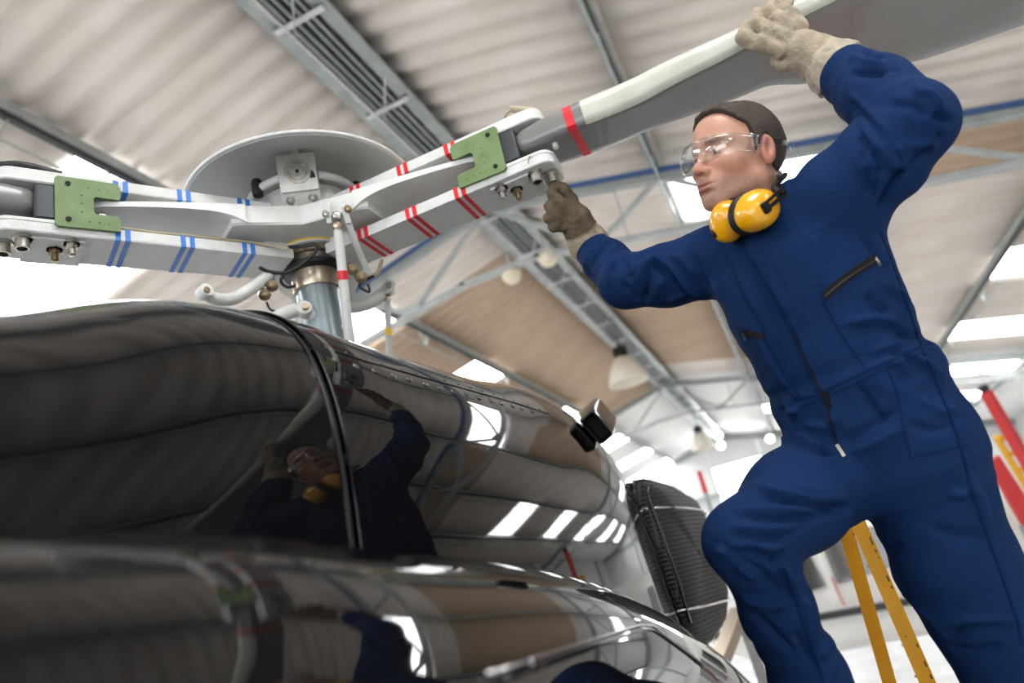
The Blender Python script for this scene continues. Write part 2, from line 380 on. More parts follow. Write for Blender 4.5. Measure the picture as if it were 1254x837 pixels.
CY_ = [-1.2, -.4, .1, .4, .57, .79, 1.0, 1.2, 1.4, 1.75, 2.2, 2.5, 2.75, 2.9, 3.1]
CW_ = [.25, .34, .41, .455, .48, .51, .54, .56, .573, .582, .575, .555, .53, .50, .44]
CT_ = [.20, .33, .407, .444, .496, .585, .617, .616, .625, .648, .705, .70, .62, .54, .46]
def cowl_pt(Y, a, grow=0.0, n=3.1):
    w = herm(Y, CY_, CW_) + grow; t = herm(Y, CY_, CT_) + grow; c, s = math.cos(a), math.sin(a)
    return (HX + w * abs(c) ** (2 / n) * (1 if c > 0 else -1), Y, CAMZ - .3 + (t + .3) * abs(s) ** (2 / n))
def seam_y(a): return .79 + .20 * abs(math.sin(a)) ** 1.2
def cowl_panel(name, ya, yb, ny, grow, close_a=False, close_b=False):
    angs = [math.pi * i / 96 for i in range(97)]
    fa = ya if callable(ya) else (lambda a: ya); fb = yb if callable(yb) else (lambda a: yb)
    G = [[cowl_pt(fa(a) + (fb(a) - fa(a)) * j / ny, a, grow) for a in angs] for j in range(ny + 1)]
    for (flag, idx) in ((close_a, 0), (close_b, -1)):
        if flag:
            ring = [np.array(p) for p in G[idx]]; ctr = np.array((HX, ring[0][1], CAMZ)); dy = -.06 if idx == 0 else .06
            caps = [[tuple(ctr + (p - ctr) * q + [0, dy * e, 0]) for p in ring] for q, e in ((.97, .5), (.9, .9), (.6, 1.2), (.05, 1.3))]
            G = G + caps if idx == -1 else caps[::-1] + G
    mb = MB().grid(G); o = mb.obj(name, 'black_paint', heli, 180); return o, mb
ecow, mb_e = cowl_panel('engine_cowling', -1.2, lambda a: seam_y(a) - .006, 60, 0.0, close_a=True)
tcow, mb_t = cowl_panel('transmission_cowling', lambda a: seam_y(a) + .006, 3.1, 70, .004, close_b=True)
# seam: rolled rims of both panels with a gap between
angs = [math.pi * i / 80 for i in range(1, 80)]
MB().tube([cowl_pt(seam_y(a) - .007, a, .0005) for a in angs], .0018, 8).obj('seam_rim', 'black_paint', heli, 180)
MB().tube([cowl_pt(seam_y(a) + .008, a, .0045) for a in angs], .0022, 8).obj('seam_rim', 'black_paint', heli, 180)
MB().tube([cowl_pt(seam_y(a), a, -.004) for a in angs], .006, 6).obj('seam_gasket', 'black_rubber', heli, 180)
MB().tube([cowl_pt(2.80, a, .004) for a in angs], .004, 6).obj('panel_joint', 'black_rubber', heli, 180)
# fuselage shoulder below the cowling
FY = [-3.0, -1.0, .0, .31, .44, .7, 1.04, 1.41, 1.7, 2.0, 2.4, 2.87, 3.4, 4.2]
FK = [.06, .10, .112, .113, .114, .096, .069, .025, -.035, -.107, -.23, -.40, -.62, -1.0]
FWs = [.55, .85, .97, 1.0, 1.0, 1.0, 1.0, 1.0, 1.0, .99, .97, .94, .86, .55]
half = [(0, -.10), (.20, -.095), (.36, -.075), (.46, -.035), (.53, -.008), (.59, .0), (.645, -.02), (.70, -.06), (.76, -.13), (.815, -.23), (.85, -.36), (.87, -.52)]
low = [(.86, -.85), (.80, -1.15), (.66, -1.42), (.42, -1.55), (0, -1.58)]
def fus_section(Y):
    K = herm(Y, FY, FK); f = herm(Y, FY, FWs); pts = []
    for (dx, dh) in half: pts.append((dx * f, K + dh))
    for (dx, dh) in low: pts.append((dx * f, min(K - .6, dh)))
    # catmull subdivision for a smooth curve
    out = []
    P = [np.array(p) for p in pts]; P = [P[0] * [-1, 1] + 0] + P + [P[-1] * [-1, 1]]
    for i in range(1, len(P) - 2):
        for k in range(4):
            u = k / 4; a, b, c, d = P[i-1], P[i], P[i+1], P[i+2]
            out.append(.5 * ((2*b) + (-a + c)*u + (2*a - 5*b + 4*c - d)*u*u + (-a + 3*b - 3*c + d)*u**3))
    out.append(P[-2]); return out
G = []
for j in range(101):
    Y = -3.0 + 7.2 * j / 100; s = fus_section(Y)
    row = [(HX + p[0], Y, CAMZ + p[1]) for p in s] + [(HX - p[0], Y, CAMZ + p[1]) for p in s[-2:0:-1]]
    G.append(row)
mbf = MB().grid(G, closed_u=True); n = len(G[0])
mbf.f.append(tuple(range(n - 1, -1, -1))); mbf.f.append(tuple(range(100 * n, 101 * n)))
mbf.obj('fuselage', 'black_paint', heli, 60)
bvh_c = BVHTree.FromPolygons([Vector(v) for v in mb_e.v + mb_t.v], [list(f) for f in mb_e.f] + [[i + len(mb_e.v) for i in f] for f in mb_t.f])
bvh_f = BVHTree.FromPolygons([Vector(v) for v in mbf.v], [list(f) for f in mbf.f])
def hit(bvh, x, y):
    d = Vector(ray(x, y)).normalized(); h, nn, i, dist = bvh.ray_cast(Vector(CAM), d)
    if h is None: return None, None
    if nn.dot(d) > 0: nn = -nn
    return np.array(h), np.array(nn)
# fasteners along the upper edge of the transmission cowling
def dome(r, h): return [(r, 0), (r * .96, h * .45), (r * .7, h * .85), (r * .3, h)]
for pts, r, nm_ in (([(115,140),(185,160),(250,180),(310,195),(368,210),(420,222),(472,238),(518,250),(562,262),(604,272),(644,282),(682,292),(716,300),(752,308),(783,317),(815,325)], .0075, 'fastener'),
                   ([(155,118),(220,135),(283,155),(335,172),(395,187),(445,203),(490,215),(535,226),(578,238),(617,249),(655,260),(692,270),(726,281),(756,290),(800,305),(840,318),(855,332)], .0042, 'rivet')):
    for (a, b) in pts:
        h, nn = hit(bvh_c, 340 + a / 2.616, 380 + b / 2.616)
        if h is None: continue
        MB().lathe(dome(r, r * .55), h - nn * .001, nn, 12).obj(nm_, 'fastener', heli, 60)
path = []
for (a, b) in [(100,112),(185,135),(280,165),(400,198),(520,232),(640,265),(760,298),(870,334)]:
    h, nn = hit(bvh_c, 340 + a / 2.616, 380 + b / 2.616)
    if h is not None: path.append(h + nn * .0005)
if len(path) > 2: MB().tube(path, .0018, 5).obj('lap_joint', 'black_rubber', heli)
# exhaust scoop on the far shoulder
so = np.array(at(731, 523, 2.40)); zv = unit(RM @ np.array([-.12, -.05, 1.0])); sy_ = unit(np.cross(zv, RM @ np.array([.66, -.75, 0.0]))); sx_ = np.cross(sy_, zv)
def rrect(hx, hy, r, k=5):
    P = []
    for (sx, sy, a0) in ((1, 1, 0), (-1, 1, 90), (-1, -1, 180), (1, -1, 270)):
        for i in range(k + 1):
            a = math.radians(a0 + 90 * i / k); P.append((sx * (hx - r) + r * math.cos(a), sy * (hy - r) + r * math.sin(a)))
    return P
def tubeform(rings, A, c):
    G = [[c + A[0] * p[0] + A[1] * p[1] + A[2] * z for p in rrect(hx, hy, r)] for (z, hx, hy, r) in rings]
    return MB().grid(G, closed_u=True)
mbq = tubeform([(-.20, .056, .050, .016), (-.08, .057, .040, .016), (-.02, .056, .034, .016), (.02, .053, .030, .015), (.028, .050, .028, .013), (.028, .045, .023, .011), (.0, .043, .021, .010), (-.04, .042, .020, .010)], [sx_, sy_, zv], so)
scoop = mbq.obj('exhaust_scoop', 'black_paint', heli, 50)
MB().prism(rrect(.048, .031, .012), so + zv * -.03, [sx_, sy_, zv], .005).obj('scoop_throat', 'black_rubber', scoop)
# intake grille
gpx = [(774, 590, 2.66), (786, 588, 2.70), (803, 592, 2.80), (824, 598, 2.95), (842, 609, 3.05), (856, 632, 3.08), (868, 660, 3.06), (878, 695, 3.02), (885, 735, 2.96), (883, 765, 2.90), (870, 784, 2.78), (855, 797, 2.66), (841, 795, 2.56), (832, 776, 2.52), (824, 750, 2.52), (816, 718, 2.54), (806, 688, 2.57), (794, 655, 2.60), (783, 625, 2.63), (775, 603, 2.65)]
rim = [at(*q) for q in gpx]; gc = np.mean(rim, 0); gn = np.zeros(3)
for i in range(len(rim)): gn += np.cross(rim[i] - gc, rim[(i + 1) % len(rim)] - gc)
gn = unit(gn); gn = gn if gn @ (CAM - gc) > 0 else -gn
def gring(q, e): return [gc + (p - gc) * q + gn * e for p in rim]
prof_g = [(1.0, -.14), (1.0, -.02), (.985, .005), (.94, .03), (.86, .048), (.72, .062), (.5, .073), (.25, .078), (.02, .079)]
grille = MB().grid([gring(q, e) for q, e in prof_g], closed_u=True).obj('intake_grille', 'intake_mesh', heli, 60)
MB().tube(gring(1.0, .004), .006, 8, closed=True).obj('grille_rim', 'black_gloss', grille, 180)
def across(i, j):
    a, b = rim[i], rim[j]; out = []
    for k in range(15):
        u = k / 14; p = a + (b - a) * u; q = min(1, max(np.linalg.norm(p - gc) / max(1e-6, min(np.linalg.norm(a - gc), np.linalg.norm(b - gc))), 0)) if 0 else abs(2 * u - 1)
        out.append(p + gn * np.interp(q, [0, .25, .5, .72, .86, .94, 1.0], [.079, .078, .073, .062, .048, .030, .004]))
    return [p + gn * .004 for p in out]
MB().tube(across(18, 5), .0042, 6).obj('grille_strap', 'chrome', grille, 180)
MB().tube(across(14, 8), .0042, 6).obj('grille_strap', 'chrome', grille, 180)
MB().tube([gc + (p - gc) * .9 + gn * .042 for p in rim[13:20] + rim[0:1]], .0055, 6).obj('grille_strap', 'black_gloss', grille, 180)
# cabin window low on the near side
def on_f(x, y, e=.0):
    h, nn = hit(bvh_f, x, y); return None if h is None else h + nn * e
fr = [on_f(x, y, -.003) for x, y in [(600, 836), (660, 815), (730, 790), (785, 771), (800, 772), (815, 782), (850, 809), (878, 833)]]
fr = [p for p in fr if p is not None]
wlow = [p + np.array([0.03, -.05, -.5]) for p in (fr[-1], fr[0])]
wfr = MB().tube(fr, .006, 8).obj('window_frame', 'black_paint', heli, 180)
MB().tube([p + np.array([.002, 0, .008]) for p in fr], .0018, 6).obj('frame_bead', 'chrome', wfr, 180)
# skids
for s in (-1, 1):
    x = HX + s * .95
    MB().tube([(x, -1.6, .05), (x, 2.9, .05), (x, 3.25, .12), (x, 3.45, .28)], .045, 12).obj('skid', 'black_gloss', heli, 180)
for y in (-.6, 2.0):
    MB().tube([(HX - .95, y, .05), (HX - .9, y, .30), (HX - .45, y, .64), (HX + .45, y, .64), (HX + .9, y, .30), (HX + .95, y, .05)], .035, 10).obj('cross_tube', 'black_gloss', heli, 180)

# ================================================================ ROTOR HEAD
mat('hub_paint', (.57, .575, .55), .5, col2=(.62, .625, .60), scale=30, bump=.25, bscale=260)
mat('hub_edge', (.60, .61, .58), .42, col2=(.65, .66, .63), scale=25, bump=.12, bscale=200)
mat('dome_paint', (.46, .48, .46), .4, col2=(.50, .52, .50), scale=6)
mat('red_tape', (.62, .012, .02), .4)
mat('blue_tape', (.015, .14, .50), .4)
mat('yellow_tape', (.85, .55, .02), .4)
mat('green_primer', (.115, .180, .062), .55, col2=(.15, .215, .085), scale=25)
mat('elastomer', (.03, .035, .04), .45)
mat('brass_bolt', (.42, .33, .20), .32, .9, col2=(.30, .23, .14), scale=60)
mat('steel_bolt', (.55, .52, .47), .28, .9, col2=(.40, .37, .33), scale=60)
mat('mast_steel', (.26, .31, .33), .34, .8)
mat('bronze', (.40, .33, .26), .28, .9)
mat('blade_paint', (.165, .162, .155), .3, col2=(.20, .197, .19), scale=5, coat=.3)
mat('blade_edge', (.50, .50, .44), .35, col2=(.44, .43, .36), scale=14, coat=.2)
mat('silver_plate', (.58, .58, .55), .3, .6, col2=(.50, .50, .48), scale=40)
mat('rod_white', (.52, .52, .49), .45)
mat('cable_tan', (.36, .30, .20), .5)
mat('cable_black', (.012, .012, .013), .45)
HC = np.array([-1.045, 1.62, CAMZ])
ZV = np.array([0, 0, 1.0])
rotor = heli          # every rotor piece is a part of the one helicopter
AZ = {'red': math.radians(.5), 'blue': math.radians(-122), 'plain': math.radians(120)}
def frame(az): return np.array([math.cos(az), math.sin(az), 0]), np.array([-math.sin(az), math.cos(az), 0])
def P(az, r, s, h):
    er, es = frame(az); return HC + er * r + es * s + ZV * h
# star : hub plate plus thin tapering arms
starG = []
def ring(h, grow=0.0):
    pts = []
    for az in (AZ['red'], AZ['plain'], AZ['blue'] + 2 * math.pi):
        for (r, s) in ((.235, -.117), (.255, -.105), (.255, .105), (.235, .117)):
            pts.append(P(az, r + grow * .3, s + (grow if s > 0 else -grow), h))
        am = az + math.pi / 3
        pts.append(HC + np.array([math.cos(am), math.sin(am), 0]) * (.175 + grow * .3) + ZV * h)
    return pts
hubm = MB(); rr = [ring(1.055, -.006), ring(1.060), ring(1.108), ring(1.113, -.006)]
hubm.grid(rr, closed_u=True); nn_ = len(rr[0]); hubm.f.append(tuple(range(nn_))); hubm.f.append(tuple(range(3 * nn_, 4 * nn_)))
star = hubm.obj('star_plate', 'hub_edge', rotor)
for key, az in AZ.items():
    G = []
    for i in range(25):
        u = i / 24; r = .225 + .40 * u; wdt = .108 * (1 - u) ** .62 + .018; 
        bot = 1.0575 + .034 * (1 - math.exp(-u * 9)); top = 1.110 - .006 * u
        if u > .8: bot -= .012 * (u - .8) / .2
        sec = []
        for k in range(13):
            q = -1 + 2 * k / 12; sec.append(P(az, r, q * wdt, bot + .006 * (1 - q * q) * (u > .1)))
        for k in range(13):
            q = 1 - 2 * k / 12; sec.append(P(az, r, q * wdt, top))
        G.append(sec)
    mb = MB().grid(G, closed_u=True); mb.f.append(tuple(range(26))); mb.f.append(tuple(range(24 * 26, 25 * 26)))
    mb.obj('star_arm', 'hub_edge', rotor, 35)
    # sleeve plates
    er, es = frame(az)
    def outline(r0, r1, hw, endr):
        pts = [(r0, -hw), (r1 - endr, -hw)]
        for k in range(1, 6): a = math.radians(-90 + 18 * k); pts.append((r1 - endr + endr * math.cos(a), -hw + endr + endr * math.sin(a)))
        for k in range(1, 6): a = math.radians(18 * k); pts.append((r1 - endr + endr * math.cos(a), hw - endr + endr * math.sin(a)))
        pts += [(r0, hw)]; return pts
    lo = MB().prism(outline(.085, .755, .066, .035), HC + ZV * 1.015, [er, es, ZV], .030, ch=.003).obj('sleeve_plate', 'hub_paint', rotor)
    up = MB().prism(outline(.13, .755, .066, .035), HC + ZV * 1.151, [er, es, ZV], .030, ch=.003).obj('sleeve_plate', 'hub_paint', rotor)
    MB().prism(outline(.57, .757, .0675, .035), HC + ZV * 1.030, [er, es, ZV], .012, ch=.003).obj('end_flange', 'hub_edge', lo)
    MB().prism(outline(.57, .757, .0675, .035), HC + ZV * 1.137, [er, es, ZV], .012, ch=.003).obj('end_flange', 'hub_edge', up)
    # paired tape stripes around each plate
    tm = {'red': 'red_tape', 'blue': 'blue_tape', 'plain': 'yellow_tape'}[key]
    slant = .012
    for (hc_, plate) in ((1.015, lo), (1.151, up)):
        for r in (.205, .355, .50):
            for dr in (-.0105, .0105):
                A = [er, es, ZV]; e = .0012
                c = HC + er * (r + dr) + ZV * hc_
                MB().box(c, (.0115, .132 + 2 * e, .030 + 2 * e), A).obj('tape_stripe', tm, plate)
    # green C brackets and elastomer blocks on both sides of the arm
    for sd in (-1, 1):
        hole = []
        def Cshape():
            o = [(.505, 1.018), (.505, 1.052), (.512, 1.058), (.555, 1.058), (.560, 1.063), (.560, 1.100), (.555, 1.105), (.508, 1.105), (.503, 1.112), (.503, 1.140), (.512, 1.150), (.632, 1.150), (.638, 1.144), (.638, 1.022), (.632, 1.016)]
            return o
        brk = MB().prism([(q[0], q[1]) for q in Cshape()], HC + es * (sd * .072), [er, ZV, es], .008).obj('green_bracket', 'green_primer', rotor)
        for (r, h) in ((.612, 1.132), (.612, 1.036)):
            MB().lathe([(.006, 0), (.006, .002)], HC + er * r + ZV * h + es * (sd * .0765), es * sd, 12).obj('bolt_hole', 'black_rubber', brk)
        for (r, h) in ((.53, 1.128), (.55, 1.128), (.57, 1.128), (.53, 1.036), (.55, 1.036), (.57, 1.036), (.585, 1.06), (.585, 1.083), (.585, 1.105)):
            MB().lathe([(.0022, 0), (.0022, .0012), (.001, .002)], HC + er * r + ZV * h + es * (sd * .076), es * sd, 8).obj('rivet', 'green_primer', brk)
        MB().lathe([(.010, -.004), (.010, .010), (.006, .012)], P(az, .535, sd * .04, 1.075), er, 10).obj('bearing_lug', 'steel_bolt', rotor, 40)
    MB().rbox(P(az, .60, 0, 1.083), (.075, .125, .10), [er, es, ZV], .012).obj('elastomer_block', 'elastomer', rotor, 40)
    MB().rbox(P(az, .650, 0, 1.083), (.055, .134, .088), [er, es, ZV], .006).obj('adapter_plate', 'elastomer', rotor, 40)
    MB().rbox(P(az, .12, 0, 1.083), (.07, .09, .105), [er, es, ZV], .01).obj('thrust_bearing', 'hub_edge', rotor, 40)
    # bolts under the lower plate, pin sockets at its end
    sd = -1 if key != 'blue' else 1
    for i, (r, s, k) in enumerate(((.602, .036 * sd, 0), (.632, .002 * sd, 1), (.697, .036 * sd, 2), (.730, .004 * sd, 2))):
        c = P(az, r, s, 1.0)
        if k < 2:
            MB().lathe([(.019, .001), (.019, -.006), (.013, -.006), (.013, -.018)], c, ZV, 6).obj('bolt', 'brass_bolt' if k else 'steel_bolt', rotor)
            MB().lathe([(.008, -.017), (.008, -.034), (.005, -.037)], c, ZV, 10).obj('bolt_shank', 'steel_bolt' if k == 0 else 'brass_bolt', rotor, 40)
        else:
            MB().lathe([(.020, .001), (.020, -.006), (.0145, -.006), (.0145, -.030), (.0105, -.030), (.0105, -.004)], c, ZV, 16, cap=False).obj('pin_socket', 'steel_bolt', rotor, 40)
    MB().box(P(az, .635, -sd * .01, .997), (.12, .115, .006), [er, es, ZV]).obj('retaining_plate', 'hub_paint', rotor)
    for r in (.60, .70): MB().lathe([(.016, 0), (.016, .012), (.008, .02)], P(az, r, 0, 1.166), ZV, 6).obj('bolt', 'steel_bolt', rotor)
# brown safety wire / cable ends on top
def cable(name, pts, r, m, parent=rotor):
    Q = [np.array(p, float) for p in pts]; out = []; PQ = [2 * Q[0] - Q[1]] + Q + [2 * Q[-1] - Q[-2]]
    for i in range(1, len(PQ) - 2):
        for k in range(6):
            u = k / 6; a, b, c, d = PQ[i-1], PQ[i], PQ[i+1], PQ[i+2]
            out.append(.5 * ((2*b) + (-a + c)*u + (2*a - 5*b + 4*c - d)*u*u + (-a + 3*b - 3*c + d)*u**3))
    out.append(Q[-1]); return MB().tube(out, r, 7).obj(name, m, parent, 180)
ab = AZ['blue']
cable('bonding_cable', [P(ab, .60, .045, 1.036), P(ab, .56, .058, 1.040), P(ab, .50, .062, 1.036), P(ab, .42, .060, 1.035), P(ab, .355, .062, 1.036), P(ab, .28, .064, 1.034), P(ab, .205, .066, 1.034), P(ab, .15, .075, 1.025), P(ab, .11, .10, 1.005)], .0042, 'cable_tan')
cable('cable_sleeve', [P(ab, .60, .045, 1.036), P(ab, .575, .053, 1.042), P(ab, .55, .058, 1.040)], .0062, 'cable_black')
ar = AZ['red']
cable('wire_loop', [P(ar, .70, -.03, 1.170), P(ar, .69, -.04, 1.195), P(ar, .66, -.03, 1.20), P(ar, .655, -.01, 1.18)], .004, 'cable_tan')
cable('top_strap', [P(ar, .68, -.045, 1.200), P(ar, .71, -.03, 1.192), P(ar, .745, -.02, 1.175)], .010, 'cable_tan')
cable('top_strap', [P(ab, .76, .03, 1.180), P(ab, .70, .045, 1.186), P(ab, .62, .05, 1.172)], .0085, 'cable_black')
# dome of the vibration absorber
R0 = .325; prof = []
for k in range(15):
    q_ = max(.012, 1 - k / 14); prof.append((R0 * q_, 1.235 + .088 * (1 - q_ ** 2)))
inner = [(max(.004, r - .006), h - .006) for r, h in prof[::-1]]
dm = MB().lathe(prof + inner + [prof[0]], HC, ZV, 64, cap=False).obj('dome', 'dome_paint', rotor, 50)
MB().tube([HC + ZV * 1.235 + R0 * np.array([math.cos(a), math.sin(a), 0]) for a in np.linspace(0, 2 * math.pi, 73)[:-1]], .005, 6, closed=True).obj('dome_rim', 'hub_edge', dm, 180)
MB().tube([HC + ZV * 1.222 + .155 * np.array([math.cos(a), math.sin(a), 0]) for a in np.linspace(0, 2 * math.pi, 49)[:-1]], .012, 10, closed=True).obj('spring_ring', 'hub_paint', rotor, 180)
MB().lathe([(.14, 1.10), (.145, 1.20), (.12, 1.225), (.06, 1.23)], HC, ZV, 32).obj('absorber_housing', 'silver_plate', rotor, 40)
for k in range(6):
    a = math.radians(k * 60 + 14); q = HC + .16 * np.array([math.cos(a), math.sin(a), 0])
    MB().lathe([(.014, 1.20), (.016, 1.215), (.016, 1.24), (.012, 1.25)], q, ZV, 12).obj('rubber_bumper', 'cable_black', rotor, 40)
# silver bracket box hanging under the near side of the dome
nb = unit([.50, -.86, 0]); tb = np.array([-nb[1], nb[0], 0]); bc = HC + nb * .165 + ZV * 1.222
nb2 = unit(nb + np.array([0, 0, -.18])); up2 = np.cross(tb, nb2) * -1 if np.dot(np.cross(tb, nb2), ZV) < 0 else np.cross(tb, nb2)
bx_ = MB().rbox(bc, (.104, .112, .012), [tb, up2, nb2], .006).obj('absorber_bracket', 'silver_plate', rotor)
for s in (-1, 1): MB().box(bc + tb * s * .050 - nb2 * .046, (.006, .1, .075), [tb, up2, nb2]).obj('bracket_cheek', 'silver_plate', bx_)
MB().lathe([(.036, .005), (.036, .0085), (.026, .0085), (.024, .0065), (.014, .0065), (.013, .009), (.004, .009)], bc + up2 * .002, nb2, 28).obj('bracket_boss', 'steel_bolt', bx_, 40)
MB().lathe([(.005, .0), (.005, .0015)], bc + up2 * .002 + nb2 * .009, nb2, 12).obj('boss_hole', 'black_rubber', bx_)
n3 = unit(nb * .62 - ZV * .78); d3 = unit(-nb * .78 - ZV * .62); e3 = bc - up2 * .056
MB().box(e3 + d3 * .036 - n3 * .004, (.104, .078, .008), [tb, d3, n3]).obj('bracket_foot', 'hub_paint', bx_)
for s in (-1, 1): MB().lathe([(.013, 0), (.013, .005), (.0085, .006), (.0085, .014), (.003, .016)], e3 + d3 * .020 + tb * s * .030, n3, 6).obj('bolt', 'steel_bolt', bx_)
MB().box(bc + up2 * .062 + nb2 * -.005, (.024, .028, .014), [tb, up2, nb2]).obj('bracket_clip', 'silver_plate', bx_)
# mast, bearing rings, swashplate
MB().lathe([(.060, .45), (.060, .945)], HC, ZV, 40).obj('mast', 'mast_steel', rotor, 40)
MB().lathe([(.066, .935), (.068, .94), (.068, .985), (.062, .99)], HC, ZV, 40).obj('mast_collar', 'bronze', rotor, 40)
MB().lathe([(.070, .985), (.088, .99), (.088, 1.002), (.074, 1.004), (.072, 1.02)], HC, ZV, 40).obj('bearing_ring', 'cable_black', rotor, 40)
MB().lathe([(.074, 1.004), (.084, 1.006), (.084, 1.022), (.092, 1.026), (.092, 1.044), (.080, 1.046)], HC, ZV, 40).obj('bearing_ring', 'bronze', rotor, 40)
MB().lathe([(.094, 1.044), (.101, 1.046), (.101, 1.062), (.09, 1.064)], HC, ZV, 40).obj('bearing_ring', 'hub_paint', rotor, 40)
MB().lathe([(.1012, 1.051), (.1022, 1.052), (.1022, 1.055), (.1012, 1.056)], HC, ZV, 40, cap=False).obj('yellow_line', 'yellow_tape', rotor)
for k in range(16):
    a = 2 * math.pi * k / 16; q = HC + .094 * np.array([math.cos(a), math.sin(a), 0]) + ZV * 1.035
    MB().box(q, (.006, .012, .014), [(math.cos(a), math.sin(a), 0), (-math.sin(a), math.cos(a), 0), (0, 0, 1)]).obj('ring_tooth', 'bronze', rotor)
MB().lathe([(.065, .62), (.09, .63), (.095, .66), (.09, .69), (.065, .70)], HC, ZV, 40).obj('swashplate', 'hub_paint', rotor, 40)
# pitch links
def link(name, a, b, r, band, bm, frac):
    a = np.array(a); b = np.array(b); o = MB().tube([a, a * .97 + b * .03, b], [r * .7, r, r], 10).obj(name, 'rod_white', rotor, 40)
    c = a * (1 - frac) + b * frac; d = unit(b - a)
    MB().lathe([(r * 1.06, -.012), (r * 1.06, .012)], c, d, 12).obj('colour_band', bm, o, 40)
    MB().lathe([(r * 1.15, 0), (r * 1.25, .006), (r * .9, .016)], a, -d, 10).obj('lock_nut', 'bronze', o, 40)
    MB().lathe([(.004, -.012), (.014, -.009), (.016, 0), (.014, .009), (.004, .012)], a - d * .03, np.cross(d, unit(CAM - a)), 14).obj('rod_end', 'steel_bolt', o, 60)
    MB().tube([a - d * .02, a], r * .55, 8).obj('rod_end_shank', 'steel_bolt', o, 40)
    return o
link('pitch_link', at(414, 280, 1.93), at(430, 440, 1.93), .0128, None, 'red_tape', .36)
link('pitch_link', at(474.5, 370, 2.35), at(478, 470, 2.35), .0105, None, 'yellow_tape', .36)
# fork at the top of the near link and its curved lever
for dx, w_ in ((401, 1.935), (421, 1.925)):
    a = at(dx, 255, w_); b = at(dx + 3, 276, w_)
    MB().bar(at(dx, 248, w_), at(dx + (2 if dx < 410 else 6), 274, w_), .012, .018, unit(CAM - a)).obj('link_fork', 'hub_edge', rotor)
cable('curved_lever', [at(421, 252, 1.92), at(425, 268, 1.93), at(434, 294, 1.96), at(444, 318, 2.0), at(453, 337, 2.03)], .0085, 'hub_edge')
for (x, y, d, m_) in ((426, 256, 1.91, 'brass_bolt'), (399, 262, 1.93, 'steel_bolt'), (431, 330, 2.02, 'brass_bolt'), (442, 340, 2.03, 'brass_bolt'), (333, 350, 1.95, 'brass_bolt'), (324, 361, 1.95, 'brass_bolt')):
    c = at(x, y, d); v = unit(CAM - c + np.array([.3, 0, -.6])); big = y > 300
    MB().lathe([(.010 if not big else .017, -.01), (.010 if not big else .017, .006), (.006 if not big else .011, .007), (.006 if not big else .011, .016), (.003, .018)], c, v, 8).obj('bolt', m_, rotor)
# lever arms beside the mast
def lever(pts, r):
    return cable('pitch_lever', pts, r, 'hub_paint')
lv = lever([at(252, 358, 1.80), at(262, 366, 1.82), at(285, 366, 1.86), at(310, 352, 1.92), at(332, 335, 1.98)], .0165)
MB().lathe([(.017, -.014), (.017, .014)], at(250, 358, 1.79), unit([.9, -.3, .1]), 14).obj('lever_eye', 'hub_edge', lv, 40)
MB().lathe([(.008, -.018), (.008, .018)], at(249.5, 359, 1.785), unit([.9, -.3, .1]), 8).obj('bolt', 'brass_bolt', lv)
lv = lever([at(476, 354, 2.36), at(466, 362, 2.35), at(450, 372, 2.32), at(425, 376, 2.28), at(405, 372, 2.25)], .022)
MB().lathe([(.021, -.018), (.021, .018)], at(476, 353, 2.36), unit([.5, -.8, .1]), 14).obj('lever_eye', 'hub_edge', lv, 40)
MB().lathe([(.010, -.024), (.010, .024)], at(476, 353, 2.35), unit([.5, -.8, .1]), 8).obj('bolt', 'steel_bolt', lv)
lv = lever([at(335, 392, 1.95), at(352, 383, 1.96), at(371, 380, 1.98), at(390, 392, 2.0), at(420, 406, 2.02)], .019)
MB().lathe([(.020, -.016), (.020, .016)], at(373, 380, 1.97), unit([.6, -.8, .1]), 14).obj('lever_eye', 'rod_white', lv, 40)
MB().lathe([(.008, -.022), (.008, .022)], at(374, 380, 1.965), unit([.6, -.8, .1]), 8).obj('bolt', 'brass_bolt', lv)
# cables around the mast
cable('harness_cable', [at(354, 303, 2.0), at(370, 302, 1.98), at(387, 300, 1.97), at(384, 312, 1.97), at(368, 325, 1.97), at(350, 334, 1.97), at(330, 333, 1.96), at(318, 328, 1.94)], .0052, 'cable_black')
cable('harness_cable', [at(348, 335, 1.98), at(344, 345, 1.98), at(352, 352, 1.99), at(362, 350, 2.0)], .0045, 'cable_black')
cable('harness_cable', [at(326, 370, 2.05), at(332, 380, 2.05), at(348, 382, 2.05), at(366, 376, 2.06)], .0035, 'cable_black')
cable('harness_cable', [at(466, 322, 2.05), at(462, 335, 2.04), at(450, 342, 2.04), at(440, 350, 2.05), at(452, 358, 2.05), at(451, 348, 2.05)], .004, 'cable_black')
cable('cable_end', [at(468, 318, 2.05), at(464, 332, 2.04), at(458, 338, 2.04)], .0055, 'cable_tan')

